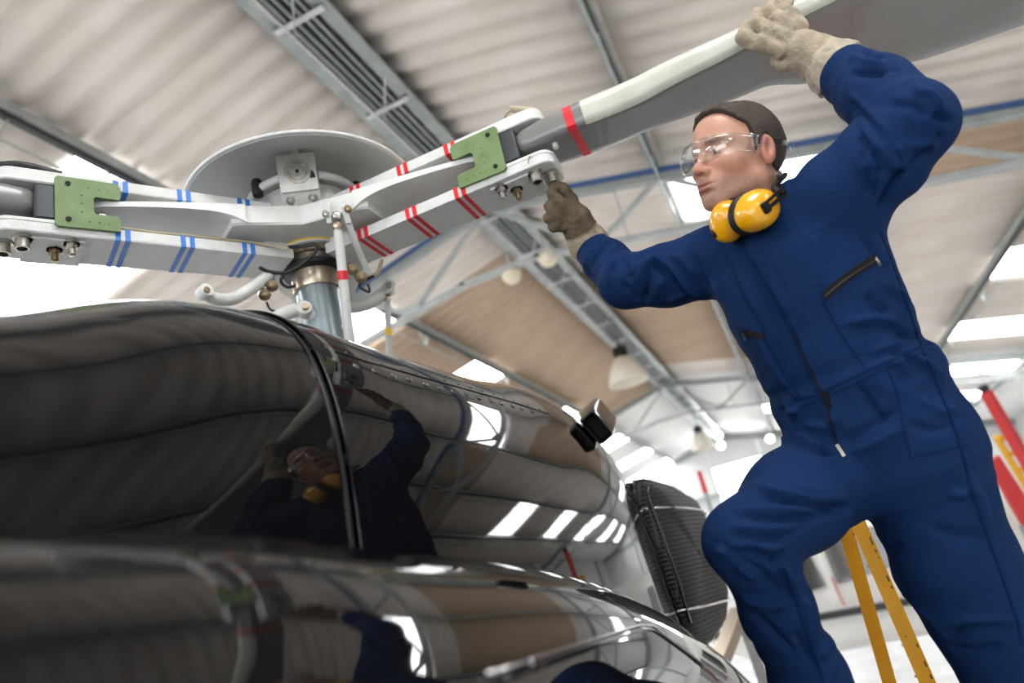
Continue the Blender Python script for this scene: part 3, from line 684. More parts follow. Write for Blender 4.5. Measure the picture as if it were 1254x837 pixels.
# ---------------------------------------------------------------- blades
def blade(az, lab, tape, rmax=5.2):
    er, es = frame(az); sg = 1 if math.cos(az) > 0 else -1
    # stations: r, near s, far s, bottom h, top h, nose roundness
    st = [(.700, -.062, .064, 1.063, 1.122, .5), (.74, -.066, .070, 1.060, 1.125, .5), (.83, -.068, .080, 1.058, 1.128, .45), (1.0, -.062, .085, 1.058, 1.130, .45), (1.08, -.075, .095, 1.058, 1.126, .4),
          (1.22, -.088, .11, 1.060, 1.118, .4), (1.30, -.098, .12, 1.062, 1.112, .38), (1.39, -.11, .185, 1.064, 1.108, .35), (1.52, -.118, .245, 1.066, 1.104, .33), (1.65, -.12, .30, 1.068, 1.102, .33), (1.95, -.12, .345, 1.068, 1.102, .33), (rmax, -.12, .345, 1.068, 1.100, .33)]
    G = []; S = []
    for i in range(len(st) - 1):
        n = 6 if i < 10 else 30
        for k in range(n): rr_ = st[i][0] + (st[i + 1][0] - st[i][0]) * k / n; S.append([rr_] + [herm(rr_, [q[0] for q in st], [q[j] for q in st]) for j in range(1, 6)])
    S.append(list(st[-1]))
    for (r, sn, sf, hb, ht, q) in S:
        th = ht - hb; sec = []; f = min(1, max(0, (r - 1.25) / .35)); thin = (1 - .86 * f)       # far edge thins to a trailing edge
        for k in range(9):                                                                      # bottom, near to far
            u = k / 8; s = sn + .012 + (sf - sn - .016) * u; sec.append((s, hb + th * .28 * f * u))
        e = hb + th * .28 * f; sec += [(sf, e + .002), (sf, e + th * thin - .002)]
        for k in range(9):
            u = 1 - k / 8; s = sn + .012 + (sf - sn - .016) * u; top = hb + th * (1 - f * (.58 * u ** 1.2)); sec.append((s, max(top, e + .004)))
        sec += [(sn + .003, hb + th * .90), (sn, hb + th * .65), (sn, hb + th * .35), (sn + .003, hb + th * .10)]
        G.append([HC + er * r + es * (s * sg) + ZV * h for s, h in sec])
    # closed rounded root
    c0 = np.mean(np.array(G[0]), 0); G = [[c0 + (p - c0) * q - er * d for p in G[0]] for q, d in ((.05, .035), (.5, .034), (.82, .026), (.95, .012))] + G
    mb = MB().grid(G, closed_u=True); n = len(G[0]); mb.f.append(tuple(range((len(G) - 1) * n, len(G) * n)))
    t = mb.obj('rotor_blade', 'blade_paint', heli, 45); t['label'] = lab
    # pale bonded strip over the near edge
    strip = []
    for (r, sn, sf, hb, ht, q) in S:
        if r < .845: continue
        th = ht - hb
        strip.append([HC + er * r + es * (s * sg) + ZV * h for s, h in ((sn + .013, hb - .0008), (sn + .002, hb + th * .09), (sn - .0015, hb + th * .35), (sn - .0015, hb + th * .65), (sn + .002, hb + th * .91), (sn + .013, ht + .0008))])
    MB().grid(strip).obj('edge_strip', 'blade_edge', t, 60)
    if tape:
        band = []
        for (r, e) in ((.812, 0), (.834, 0)):
            row = next(x for x in zip(S, G[4:]) if x[0][0] >= r - .01)[1]
            c = np.mean(np.array(row), 0); sh = er * (r - np.dot(c - HC, er))
            band.append([c + (p - c) * 1.02 + sh for p in row])
        MB().grid(band, closed_u=True).obj('tape_stripe', tape, t)
    MB().lathe([(.008, 0), (.008, -.014), (.003, -.018)], P(az, .765, -.03 * sg, 1.060), ZV, 10).obj('drain_fitting', 'blade_edge', t, 40)
    return t
blade(AZ['red'], 'grey rotor blade held by the mechanic, red tape near its root', 'red_tape')
blade(AZ['blue'], 'grey rotor blade in the blue-taped sleeve, running off behind the camera', None)
# locking pin being pulled from its socket
pin = thing('locking_pin', at(672, 222, 1.86), 'thin steel locking pin with ring between the glove and the sleeve end', 'pin')
cable('pin_shaft', [at(651, 200, 1.84), at(655, 205, 1.84), at(662, 217, 1.85), at(672, 233, 1.86)], .0032, 'steel_bolt', pin)
MB().tube([at(650 + 3.2 * math.cos(a), 198 + 7 * math.sin(a), 1.84) for a in np.linspace(0, 2 * math.pi, 17)[:-1]], .0022, 6, closed=True).obj('pin_ring', 'bronze', pin, 180)

# ================================================================ IMPLICIT SURFACES (person)
def vnoise(p):
    i = np.floor(p).astype(np.int64); f = (p - i).astype(np.float32); f = f * f * (3 - 2 * f)
    def h(a, b, c):
        n = (a * 73856093) ^ (b * 19349663) ^ (c * 83492791); n = (n ^ (n >> 13)) * 1274126177 & 0x7fffffff
        return ((n >> 8) & 0xffff).astype(np.float32) / 65535.0
    x, y, z = i[:, 0], i[:, 1], i[:, 2]; r = 0
    for dx in (0, 1):
        for dy in (0, 1):
            for dz in (0, 1):
                wgt = (f[:, 0] if dx else 1 - f[:, 0]) * (f[:, 1] if dy else 1 - f[:, 1]) * (f[:, 2] if dz else 1 - f[:, 2])
                r = r + wgt * h(x + dx, y + dy, z + dz)
    return r
def ridged(p): return 1 - np.abs(2 * vnoise(p) - 1)
def smin(a, b, k):
    h = np.clip(.5 + .5 * (b - a) / k, 0, 1); return b * (1 - h) + a * h - k * h * (1 - h)
def smax(a, b, k): return -smin(-a, -b, k)
def cone(p, a, b, ra, rb):
    a = np.array(a, float); b = np.array(b, float); ab = b - a; t = np.clip(((p - a) @ ab) / (ab @ ab), 0, 1)
    return np.linalg.norm(p - a - t[:, None] * ab, axis=1) - (ra + (rb - ra) * t)
def ellip(p, c, r, A=None):
    q = p - np.array(c, float)
    if A is not None: q = q @ np.array(A).T
    q = q / np.array(r, float); n = np.linalg.norm(q, axis=1); return (n - 1) * min(r) * (.5 + .5 * n) / np.maximum(n, .5) if False else (n - 1) * min(r)
def sdf_mesh(f, lo, hi, vox):
    lo = np.array(lo, float); n = np.ceil((np.array(hi) - lo) / (vox * 4)).astype(int) * 4 + 1
    nc = (n - 1) // 4 + 1
    g = np.stack(np.meshgrid(*[np.arange(k) * 4 * vox for k in nc], indexing='ij'), -1).reshape(-1, 3) + lo
    dc = f(g).reshape(nc).astype(np.float32)
    near = np.abs(dc) < vox * 4 * 2.1
    m = near.copy()                                      # cells touching a near coarse node
    for ax in range(3):
        s = np.zeros_like(m); sl = [slice(None)] * 3; sr = [slice(None)] * 3; sl[ax] = slice(1, None); sr[ax] = slice(None, -1)
        s[tuple(sl)] |= m[tuple(sr)]; s[tuple(sr)] |= m[tuple(sl)]; m |= s
    D = np.repeat(np.repeat(np.repeat(dc, 4, 0), 4, 1), 4, 2)[:n[0], :n[1], :n[2]].copy()
    MK = np.repeat(np.repeat(np.repeat(m, 4, 0), 4, 1), 4, 2)[:n[0], :n[1], :n[2]]
    idx = np.argwhere(MK); D[MK] = f(idx * vox + lo).astype(np.float32)
    # naive surface nets
    S = D < 0; c = S[:-1, :-1, :-1].astype(np.int8)
    tot = np.zeros(tuple(np.array(S.shape) - 1), np.int8)
    for dx in (0, 1):
        for dy in (0, 1):
            for dz in (0, 1): tot += S[dx:S.shape[0]-1+dx, dy:S.shape[1]-1+dy, dz:S.shape[2]-1+dz]
    act = np.argwhere((tot > 0) & (tot < 8)); ID = -np.ones(tot.shape, np.int64); ID[act[:, 0], act[:, 1], act[:, 2]] = np.arange(len(act))
    acc = np.zeros((len(act), 3)); cnt = np.zeros(len(act))
    cor = [np.array(q) for q in ((0,0,0),(1,0,0),(0,1,0),(1,1,0),(0,0,1),(1,0,1),(0,1,1),(1,1,1))]
    for (i, j) in ((0,1),(2,3),(4,5),(6,7),(0,2),(1,3),(4,6),(5,7),(0,4),(1,5),(2,6),(3,7)):
        a = act + cor[i]; b = act + cor[j]; da = D[a[:,0],a[:,1],a[:,2]]; db = D[b[:,0],b[:,1],b[:,2]]
        x = (da < 0) != (db < 0); t = np.where(x, da / np.where(da == db, 1, da - db), 0)
        acc += np.where(x[:, None], cor[i] + t[:, None] * (cor[j] - cor[i]), 0); cnt += x
    V = (act + acc / cnt[:, None]) * vox + lo
    F = []
    for ax in range(3):
        o = [0, 1, 2]; o.remove(ax); u, v = o
        sl = [slice(1, -1)] * 3; sl[ax] = slice(0, -1); sl2 = list(sl); sl2[ax] = slice(1, None)
        a = S[tuple(sl)]; b = S[tuple(sl2)]; e = np.argwhere(a != b)
        fl = a[e[:, 0], e[:, 1], e[:, 2]]
        off = np.array([1, 1, 1]); off[ax] = 0; e = e + off
        q = []
        for (du, dv) in ((-1, -1), (0, -1), (0, 0), (-1, 0)):
            w_ = e.copy(); w_[:, u] += du; w_[:, v] += dv; q.append(ID[w_[:, 0], w_[:, 1], w_[:, 2]])
        q = np.stack(q, 1); flip = fl if ax != 1 else ~fl
        q[~flip] = q[~flip][:, ::-1]; q = q[(q >= 0).all(1)]; F.append(q)
    return V, np.concatenate(F)
def np_obj(name, V, F, m, parent, smooth_it=2, colf=None):
    off = np.zeros(3); q = parent
    while q is not None: off = off + np.array(q.location); q = q.parent
    me = bpy.data.meshes.new(name); me.vertices.add(len(V)); me.loops.add(F.size); me.polygons.add(len(F))
    if smooth_it:                                        # light laplacian relax
        E = np.concatenate([F[:, [i, (i + 1) % 4]] for i in range(4)]); 
        for _ in range(smooth_it):
            A = np.zeros_like(V); C = np.zeros(len(V)); np.add.at(A, E[:, 0], V[E[:, 1]]); np.add.at(A, E[:, 1], V[E[:, 0]]); np.add.at(C, E[:, 0], 1); np.add.at(C, E[:, 1], 1)
            V = V * .5 + .5 * A / np.maximum(C, 1)[:, None]
    me.vertices.foreach_set('co', (V - off).astype(np.float32).ravel()); me.loops.foreach_set('vertex_index', F.ravel().astype(np.int32))
    me.polygons.foreach_set('loop_start', np.arange(0, F.size, 4, dtype=np.int32)); me.polygons.foreach_set('loop_total', np.full(len(F), 4, np.int32))
    me.polygons.foreach_set('use_smooth', np.ones(len(F), bool)); me.update(); me.validate()
    if colf is not None:
        c = colf(V); at_ = me.color_attributes.new('Col', 'FLOAT_COLOR', 'POINT')
        at_.data.foreach_set('color', np.concatenate([c, np.ones((len(c), 1))], 1).astype(np.float32).ravel())
    o = bpy.data.objects.new(name, me); COL.objects.link(o); o.parent = parent
    if m: me.materials.append(M[m])
    return o, V

def cloth_mat():
    m = mat('coverall_blue', (.0052, .0200, .070), .85, col2=(.0066, .0240, .082), scale=9, spec=.08); nt = m.node_tree; b = nt.nodes['Principled BSDF']
    tc = nt.nodes.new('ShaderNodeTexCoord'); prev = None
    for sc_, det, dist, dst, st in ((1100, 2, 0, .0006, .25), (26, 3, 1.2, .010, .30), (60, 2, .8, .004, .22)):
        n = nt.nodes.new('ShaderNodeTexNoise'); n.inputs['Scale'].default_value = sc_; n.inputs['Detail'].default_value = det; n.inputs['Distortion'].default_value = dist; nt.links.new(tc.outputs['Object'], n.inputs['Vector'])
        h = n.outputs['Fac']
        if dist:
            a = nt.nodes.new('ShaderNodeMath'); a.operation = 'SUBTRACT'; a.inputs[1].default_value = .5; nt.links.new(h, a.inputs[0]); c = nt.nodes.new('ShaderNodeMath'); c.operation = 'ABSOLUTE'; nt.links.new(a.outputs[0], c.inputs[0]); h = c.outputs[0]
        bp = nt.nodes.new('ShaderNodeBump'); bp.inputs['Strength'].default_value = st; bp.inputs['Distance'].default_value = dst; nt.links.new(h, bp.inputs['Height'])
        if prev: nt.links.new(prev, bp.inputs['Normal'])
        prev = bp.outputs['Normal']
    nt.links.new(prev, b.inputs['Normal'])
cloth_mat()
mat('seam_blue', (.0034, .0155, .058), .85, spec=.06)
mat('zip_black', (.010, .009, .009), .7, spec=.12)
def leather_mat():
    m = mat('leather', (.4, .33, .25), .85, bump=.35, bscale=160, spec=.15); nt = m.node_tree; b = nt.nodes['Principled BSDF']
    a = nt.nodes.new('ShaderNodeVertexColor'); a.layer_name = 'Col'; tc = nt.nodes.new('ShaderNodeTexCoord'); n = nt.nodes.new('ShaderNodeTexNoise'); n.inputs['Scale'].default_value = 40; n.inputs['Detail'].default_value = 6
    nt.links.new(tc.outputs['Object'], n.inputs['Vector']); mr = nt.nodes.new('ShaderNodeMapRange'); mr.inputs['From Min'].default_value = .3; mr.inputs['From Max'].default_value = .7; mr.inputs['To Min'].default_value = .72; mr.inputs['To Max'].default_value = 1.12
    nt.links.new(n.outputs['Fac'], mr.inputs['Value']); mx = nt.nodes.new('ShaderNodeMixRGB'); mx.blend_type = 'MULTIPLY'; mx.inputs[0].default_value = 1
    nt.links.new(a.outputs['Color'], mx.inputs[1]); nt.links.new(mr.outputs['Result'], mx.inputs[2]); nt.links.new(mx.outputs[0], b.inputs['Base Color'])
leather_mat()
mat('hair_brown', (.020, .011, .0065), .6, col2=(.050, .028, .016), scale=160, bump=.6, bscale=420)
mat('seam_tan', (.27, .21, .145), .8, spec=.15)
mat('eye_white', (.62, .58, .55), .15); mat('iris', (.05, .035, .02), .1)
mat('muff_yellow', (.78, .36, .003), .25, coat=.5)
mat('muff_black', (.008, .008, .009), .5, spec=.25)
def skin_mat():
    m = mat('skin', (.5, .28, .2), .45, spec=.4, bump=.06, bscale=500); nt = m.node_tree; b = nt.nodes['Principled BSDF']
    a = nt.nodes.new('ShaderNodeVertexColor'); a.layer_name = 'Col'; nt.links.new(a.outputs['Color'], b.inputs['Base Color'])
    b.inputs['Subsurface Weight'].default_value = .12; b.inputs['Subsurface Radius'].default_value = (.01, .004, .002); b.inputs['Subsurface Scale'].default_value = .5
skin_mat()
def clear_mat():
    m = bpy.data.materials.new('clear_plastic'); m.use_nodes = True; nt = m.node_tree; nt.nodes.clear()
    out = nt.nodes.new('ShaderNodeOutputMaterial'); tr = nt.nodes.new('ShaderNodeBsdfTransparent'); gl = nt.nodes.new('ShaderNodeBsdfGlossy'); mx = nt.nodes.new('ShaderNodeMixShader'); lw = nt.nodes.new('ShaderNodeLayerWeight')
    mr = nt.nodes.new('ShaderNodeMapRange'); mr.inputs['From Min'].default_value = .0; mr.inputs['To Min'].default_value = .07; mr.inputs['To Max'].default_value = .75
    pw = nt.nodes.new('ShaderNodeMath'); pw.operation = 'POWER'; pw.inputs[1].default_value = 3.0; lw.inputs[0].default_value = .5
    tr.inputs[0].default_value = (.97, .98, .98, 1); gl.inputs['Roughness'].default_value = .04
    nt.links.new(lw.outputs['Facing'], pw.inputs[0]); nt.links.new(pw.outputs[0], mr.inputs['Value']); nt.links.new(mr.outputs['Result'], mx.inputs[0]); nt.links.new(tr.outputs[0], mx.inputs[1]); nt.links.new(gl.outputs[0], mx.inputs[2]); nt.links.new(mx.outputs[0], out.inputs[0]); M['clear_plastic'] = m
clear_mat()

# ---------------------------------------------------------------- joints (pixel of the photograph + distance along the view axis)
J = {k: at(*v) for k, v in dict(neck=(943, 266, 1.54), rsh=(876, 318, 1.655), lsh=(1036, 240, 1.42), relb=(766, 344, 1.78), rwri=(726, 305, 1.92), lelb=(1120, 150, 1.34), lwri=(1036, 90, 1.525),
     hip=(1080, 548, 1.43), rhip=(1030, 570, 1.47), rknee=(914, 664, 1.27), rshin=(991, 830, 1.32), lhip=(1120, 562, 1.39), lmid=(1170, 690, 1.36), lkn=(1246, 832, 1.33)).items()}
J['rank'] = J['rshin'] + unit(J['rshin'] - J['rknee']) * .17; J['lank'] = J['lkn'] + np.array([0, .06, -.40])
person = thing('person', (J['hip'][0], J['hip'][1], J['lank'][2] - .1), 'mechanic in blue coveralls and leather gloves reaching up to the rotor blade root', 'person')
# torso frame
tu = unit(J['neck'] - J['hip']); tl = J['lsh'] - J['rsh']; tl = unit(tl - tu * (tl @ tu)); tf = np.cross(tl, tu)      # up, his left, forward
TA = np.array([tl, tf, tu])
PC = np.array([-.095, -.06, 0, .12, .20, .32, .42, .48, .53]); PA = np.array([.14, .168, .176, .163, .156, .176, .180, .140, .075]); PB = np.array([.11, .130, .134, .124, .120, .130, .122, .100, .07])
def torso(p):
    q = (p - J['hip']) @ TA.T; c = q[:, 2]; wa = np.interp(c, PC, PA); wb = np.interp(c, PC, PB)
    n = np.sqrt((q[:, 0] / wa) ** 2 + ((q[:, 1]) / wb) ** 2); d = (n - 1) * np.minimum(wa, wb)
    # waist blousing and folds
    fold = ridged(np.stack([q[:, 0] * 9 + c * 5, q[:, 1] * 9, c * 16 - q[:, 0] * 6], 1)) - .5
    big = ridged(np.stack([q[:, 0] * 4 + 3, q[:, 1] * 4, c * 7 + q[:, 0] * 4], 1)) - .5
    ww = np.exp(-((c - .16) / .09) ** 2) * 1.3 + .35 + np.exp(-((c - .40) / .1) ** 2) * .4
    belt = np.exp(-((c - .165) / .016) ** 2) * .007
    d = d - (.007 * fold + .008 * big) * ww + belt
    d = np.maximum(d, np.maximum(c - .545, -c - .095)); return d
def limb(p, pts, amp, fl, fa, seed, tw=0.0, mask=None):
    """chain of tapered capsules with creases running around the sleeve"""
    d = None; s0 = 0.0; best = None; tt = None
    for (a, ra), (b, rb) in zip(pts[:-1], pts[1:]):
        ab = b - a; L = np.linalg.norm(ab); t = np.clip(((p - a) @ ab) / (L * L), 0, 1)
        e = np.linalg.norm(p - a - t[:, None] * ab, axis=1) - (ra + (rb - ra) * t)
        s = s0 + t * L
        if d is None: d, tt = e, s
        else: tt = np.where(e < d, s, tt); d = smin(d, e, .02)
        s0 += L
    ax = unit(pts[-1][0] - pts[0][0]); o = p - pts[0][0]; o = o - (o @ ax)[:, None] * ax
    w1 = ridged(np.stack([tt * fl + seed + o @ np.array([tw, tw * .5, tw]), o[:, 0] * fa + seed, (o[:, 1] + o[:, 2]) * fa], 1)) - .45
    w2 = ridged(np.stack([tt * fl * .45 + seed * 2 + o @ np.array([tw, -tw, tw * .6]) * .5, o[:, 1] * fa * .6, o[:, 2] * fa * .6 + seed], 1)) - .45
    e_ = pts[-1][0]; ea = unit(e_ - pts[-2][0])
    return smax(d - amp * (w1 * .8 + w2) - .002, (p - e_) @ ea - .012, .004)
def cov(p):
    d = torso(p)
    sh = smin(cone(p, J['neck'] - tu * .055, J['rsh'] - tu * .0, .07, .066), cone(p, J['neck'] - tu * .055, J['lsh'], .07, .074), .03)
    d = smin(d, sh, .045)
    ra = limb(p, [(J['rsh'], .072), (J['rsh'] * .45 + J['relb'] * .55 - np.array([0, 0, .012]), .066), (J['relb'] - np.array([0, 0, .004]), .058), (J['relb'] * .45 + J['rwri'] * .55, .052), (J['rwri'], .044)], .0085, 17, 8, 1.7, 7)
    d = smin(d, ra, .028)
    la = limb(p, [(J['lsh'] + tu * .01, .082), (J['lsh'] * .5 + J['lelb'] * .5, .076), (J['lelb'], .062), (J['lelb'] * .5 + J['lwri'] * .5 + np.array([0, 0, .004]), .062), (J['lwri'], .050)], .0085, 16, 8, 5.3, 8)
    d = smin(d, la, .026)
    rl = limb(p, [(J['rhip'], .090), (J['rhip'] * .5 + J['rknee'] * .5, .086), (J['rknee'], .062), (J['rknee'] * .5 + J['rshin'] * .5, .0565), (J['rshin'], .063), (J['rank'], .067)], .009, 14, 7, 9.1, 9)
    d = smin(d, rl, .035)
    ll = limb(p, [(J['lhip'], .110), (J['lmid'], .100), (J['lkn'], .082), (J['lkn'] * .5 + J['lank'] * .5, .074), (J['lank'], .072)], .009, 11, 6, 3.9, 6)
    d = smin(d, ll, .030)
    # collar, neck opening
    nb_ = J['neck'] + tf * .012; cq = p - nb_; cz = cq @ (tu * .94 + tf * .34); cr_ = np.linalg.norm(cq - cz[:, None] * (tu * .94 + tf * .34), axis=1)
    col = np.maximum(np.abs(cr_ - (.070 + .10 * np.maximum(cz, 0))) - .0035, np.abs(cz - .004) - .036)
    d = smin(d, col, .008)
    d = smax(d, -(cone(p, nb_ + tu * .02, nb_ + (tu * .94 + tf * .34) * .2, .064, .088)), .004)
    return d
allj = np.array(list(J.values()))
cV, cF = sdf_mesh(cov, allj.min(0) - .17, allj.max(0) + .14, .005)
# individual creases of the cloth: (crop origin, crop scale, [(sign x height mm, width mm, polyline), ...])
FOLDS = [
 ((690, 260), 5.971, [
  (-6, 7, [(385,290),(370,380),(350,480)]), (-5, 7, [(470,350),(490,430),(480,500)]), (-9, 8, [(600,390),(612,480),(600,590),(590,670)]), (-11, 9, [(640,400),(700,395),(780,450),(850,530),(940,630)]),
  (-5, 7, [(250,200),(235,280),(200,330)]), (-4, 8, [(880,320),(960,420),(1080,560)]), (-5, 8, [(150,380),(190,460),(240,480)]), (-5, 8, [(420,520),(500,590),(560,660)]),
  (6, 8, [(290,160),(300,230),(250,300),(200,400)]), (7, 8, [(380,240),(380,330),(330,420),(330,560)]), (5, 7, [(430,310),(490,380),(510,470)]), (6, 8, [(545,360),(560,450),(540,540)]),
  (9, 10, [(600,365),(680,340),(760,400),(860,500),(1000,620),(1100,680)]), (5, 9, [(740,320),(860,330),(930,410),(1050,520)]), (4, 8, [(960,250),(1020,350),(1080,500),(1180,690)]), (4, 8, [(660,640),(700,520),(760,500)]), (4, 7, [(900,600),(820,620),(740,660)])]),
 ((1040, 40), 3.347, [
  (-8, 8, [(0,165),(100,167),(165,160)]), (-7, 7, [(60,55),(90,95),(140,105)]), (-5, 9, [(150,290),(260,300),(330,350)]), (-8, 7, [(340,335),(390,350),(425,375)]), (-11, 9, [(120,740),(160,660),(210,580),(228,572)]),
  (-6, 7, [(85,480),(118,555),(130,548)]), (-6, 8, [(55,560),(90,680)]), (-5, 9, [(240,560),(330,470),(400,400)]), (-5, 8, [(185,140),(275,238)]), (-5, 7, [(40,420),(70,470),(60,540)]), (-4, 7, [(10,280),(60,330),(120,400)]),
  (6, 8, [(200,150),(290,245),(330,250),(400,320)]), (5, 7, [(0,245),(90,335),(160,420)]), (6, 8, [(200,450),(222,530),(215,570)]), (6, 9, [(250,465),(330,455),(360,475)]), (6, 8, [(105,440),(160,520),(200,570)]), (5, 7, [(68,480),(100,540),(130,556)]), (5, 8, [(0,95),(60,120),(150,130)])]),
 ((860, 260), 2.4625, [
  (4, 10, [(95,70),(120,200),(180,330)]), (4, 10, [(150,60),(210,230),(260,320)]), (4, 12, [(340,60),(350,250)]), (-4, 9, [(110,70),(150,200),(220,360)]), (-4, 10, [(60,120),(110,250),(200,400)]), (4, 9, [(140,330),(220,480),(290,560)]),
  (-5, 9, [(300,560),(240,600),(280,650)]), (7, 11, [(245,570),(265,600),(290,590)]), (-5, 9, [(270,655),(350,690),(420,680)]), (5, 10, [(300,640),(380,650),(400,600)]), (-5, 8, [(470,520),(520,600),(560,640)]), (4, 10, [(640,440),(700,500),(740,540)]),
  (-4, 9, [(420,700),(520,640),(600,590)]), (4, 9, [(440,730),(540,690),(620,640)]), (-4, 10, [(620,640),(700,660),(760,640)]), (4, 9, [(650,560),(720,600),(780,590)])]),
 ((1000, 280), 4.185, [
  (-7, 9, [(200,530),(300,500),(420,520),(520,590)]), (-5, 9, [(260,330),(300,400),(380,440)]), (-7, 9, [(240,20),(320,150),(380,210)]), (6, 10, [(320,270),(420,330),(480,400)]), (5, 9, [(150,480),(300,460),(420,480)]), (5, 9, [(270,640),(400,590),(560,560)]),
  (-5, 8, [(400,560),(480,560),(560,540)]), (5, 8, [(370,680),(440,700),(460,760)]), (-5, 8, [(330,620),(450,640),(540,720),(640,800)]), (5, 9, [(480,640),(580,700),(660,790)])]),
 ((860, 520), 4.185, [
  (-8, 9, [(760,432),(650,432),(520,402),(400,380),(250,350)]), (-6, 9, [(740,428),(560,470),(400,485),(150,472)]), (-12, 9, [(430,670),(400,680),(370,700),(340,690)]), (-7, 9, [(330,690),(250,655),(160,645),(60,622)]), (-5, 9, [(560,490),(420,580),(300,600),(150,610)]),
  (-9, 8, [(420,92),(500,92),(600,135),(700,165)]), (-6, 7, [(440,50),(470,90)]), (6, 9, [(720,385),(560,390),(400,352),(230,300)]), (5, 9, [(700,350),(500,330),(390,310)]), (6, 9, [(640,445),(400,445),(130,440)]), (6, 9, [(520,530),(330,540),(120,520)]),
  (7, 9, [(400,640),(260,612),(120,645),(60,645)]), (6, 9, [(380,700),(440,780),(500,830)]), (8, 10, [(480,40),(560,100),(650,130)]), (6, 9, [(430,70),(425,85),(490,80)]), (-5, 9, [(150,660),(300,760),(360,830)]), (5, 9, [(180,720),(280,800)])]),
 ((870, 700), 6.11, [
  (4, 6, [(530,0),(620,130),(690,260),(740,480),(790,660),(870,800)]), (6, 8, [(690,170),(750,350),(810,640)]), (7, 8, [(820,650),(850,560),(900,520)]), (-5, 7, [(640,440),(690,570),(780,690)]), (-6, 9, [(300,300),(480,470),(650,640)]), (5, 10, [(200,180),(420,260),(600,240)]), (-4, 9, [(430,60),(520,160),(640,210)])]),
 ((860, 540), 2.817, [
  (-7, 12, [(830,680),(900,650),(980,640),(1090,665)]), (6, 12, [(800,640),(900,618),(1060,640)]), (-5, 10, [(850,715),(940,730),(1050,705)]), (-4, 8, [(640,380),(690,350)]), (5, 9, [(850,180),(920,190)]), (4, 10, [(720,560),(800,620),(850,700)]), (4, 12, [(900,130),(960,200),(990,330)]), (-4, 12, [(780,300),(880,330),(980,330)])]),
]
def vert_normals(V, F):
    n_ = np.cross(V[F[:, 2]] - V[F[:, 0]], V[F[:, 3]] - V[F[:, 1]]); N = np.zeros_like(V)
    for k in range(4): np.add.at(N, F[:, k], n_)
    return N / np.maximum(np.linalg.norm(N, axis=1, keepdims=True), 1e-9)
b0 = BVHTree.FromPolygons([Vector(v) for v in cV], [list(map(int, f)) for f in cF]); N0 = vert_normals(cV, cF); dsp = np.zeros(len(cV))
for (o_, sc_, strokes) in FOLDS:
    for (hgt, wid, pl) in strokes:
        pts = []
        px = [(o_[0] + x / sc_, o_[1] + y / sc_) for x, y in pl]
        for a, b in zip(px[:-1], px[1:]):
            for k in range(10):
                h_, n_ = hit(b0, a[0] + (b[0] - a[0]) * k / 10, a[1] + (b[1] - a[1]) * k / 10)
                if h_ is not None: pts.append(h_)
        if len(pts) < 4: continue
        pts = np.array(pts); lo_, hi_ = pts.min(0) - .03, pts.max(0) + .03
        sel = np.where(((cV > lo_) & (cV < hi_)).all(1))[0]
        if len(sel) == 0: continue
        dd = np.min(np.linalg.norm(cV[sel][:, None, :] - pts[None], axis=2) - 0, axis=1); near_ = np.argmin(np.linalg.norm(cV[sel][:, None, :] - pts[None], axis=2), axis=1)
        e = near_ / (len(pts) - 1); fade = np.clip(np.minimum(e, 1 - e) * 5 + .15, 0, 1)
        dsp[sel] += hgt * .001 * 1.9 * np.exp(-(dd / (wid * .00088)) ** 2) * fade
cV = cV + N0 * dsp[:, None]
coverall, cV = np_obj('coverall', cV, cF, 'coverall_blue', person, 0)
bvh_p = BVHTree.FromPolygons([Vector(v) for v in cV], [list(map(int, f)) for f in cF])
# zips, seams and pockets lie on the cloth
def on_cloth(px, sub=8):
    out = []
    for (a, b) in zip(px[:-1], px[1:]):
        for k in range(sub):
            u = k / sub; h, nn = hit(bvh_p, a[0] + (b[0] - a[0]) * u, a[1] + (b[1] - a[1]) * u)
            if h is not None: out.append((h, nn))
    h, nn = hit(bvh_p, *px[-1])
    if h is not None: out.append((h, nn))
    return out
def ribbon(name, px, wd, th, m, parent=None, sub=8):
    Q = on_cloth(px, sub); G = []
    if len(Q) < 2: return None
    pts = np.array([q[0] for q in Q]); nr = np.array([q[1] for q in Q])
    for _ in range(2): nr[1:-1] = (nr[:-2] + nr[1:-1] + nr[2:]) / 3
    for i in range(len(Q)):
        t = unit(pts[min(i + 1, len(Q) - 1)] - pts[max(i - 1, 0)]); n_ = unit(nr[i]); b = unit(np.cross(t, n_)); p = pts[i]
        G.append([p - b * wd / 2 - n_ * .004, p - b * wd / 2 + n_ * th, p + b * wd / 2 + n_ * th, p + b * wd / 2 - n_ * .004])
    mb = MB().grid(G, closed_u=True); n = len(G); mb.f += [(0, 1, 2, 3), (4*n-4, 4*n-3, 4*n-2, 4*n-1)]
    return mb.obj(name, m, parent or coverall, 40)
z1 = ribbon('pocket_zip', [(1008, 364), (1028, 347), (1050, 331), (1073, 317)], .016, .0022, 'zip_black')
ribbon('zip_teeth', [(1010, 363), (1030, 346), (1050, 332), (1070, 320)], .0022, .0030, 'lamp_black', coverall)
ribbon('zip_pull', [(1070, 315), (1076, 325)], .006, .005, 'steel_bolt', coverall, 3)
ribbon('pocket_zip', [(910, 407), (922, 410), (936, 413)], .013, .0022, 'zip_black')
ribbon('zip_pull', [(911, 408), (914, 417)], .004, .004, 'steel_bolt', coverall, 3)
ribbon('front_placket', [(908, 300), (921, 322), (938, 348), (955, 378), (972, 410), (984, 440), (997, 470), (1012, 495)], .011, .0016, 'seam_blue')
ribbon('front_zip', [(972, 405), (985, 438), (1000, 468), (1012, 492), (1018, 520), (1026, 545)], .003, .003, 'zip_black')
ribbon('front_zip', [(1011, 480), (1016, 500)], .009, .0025, 'zip_black', None, 4)
ribbon('zip_pull', [(1025, 546), (1034, 560)], .006, .005, 'steel_bolt', coverall, 3)
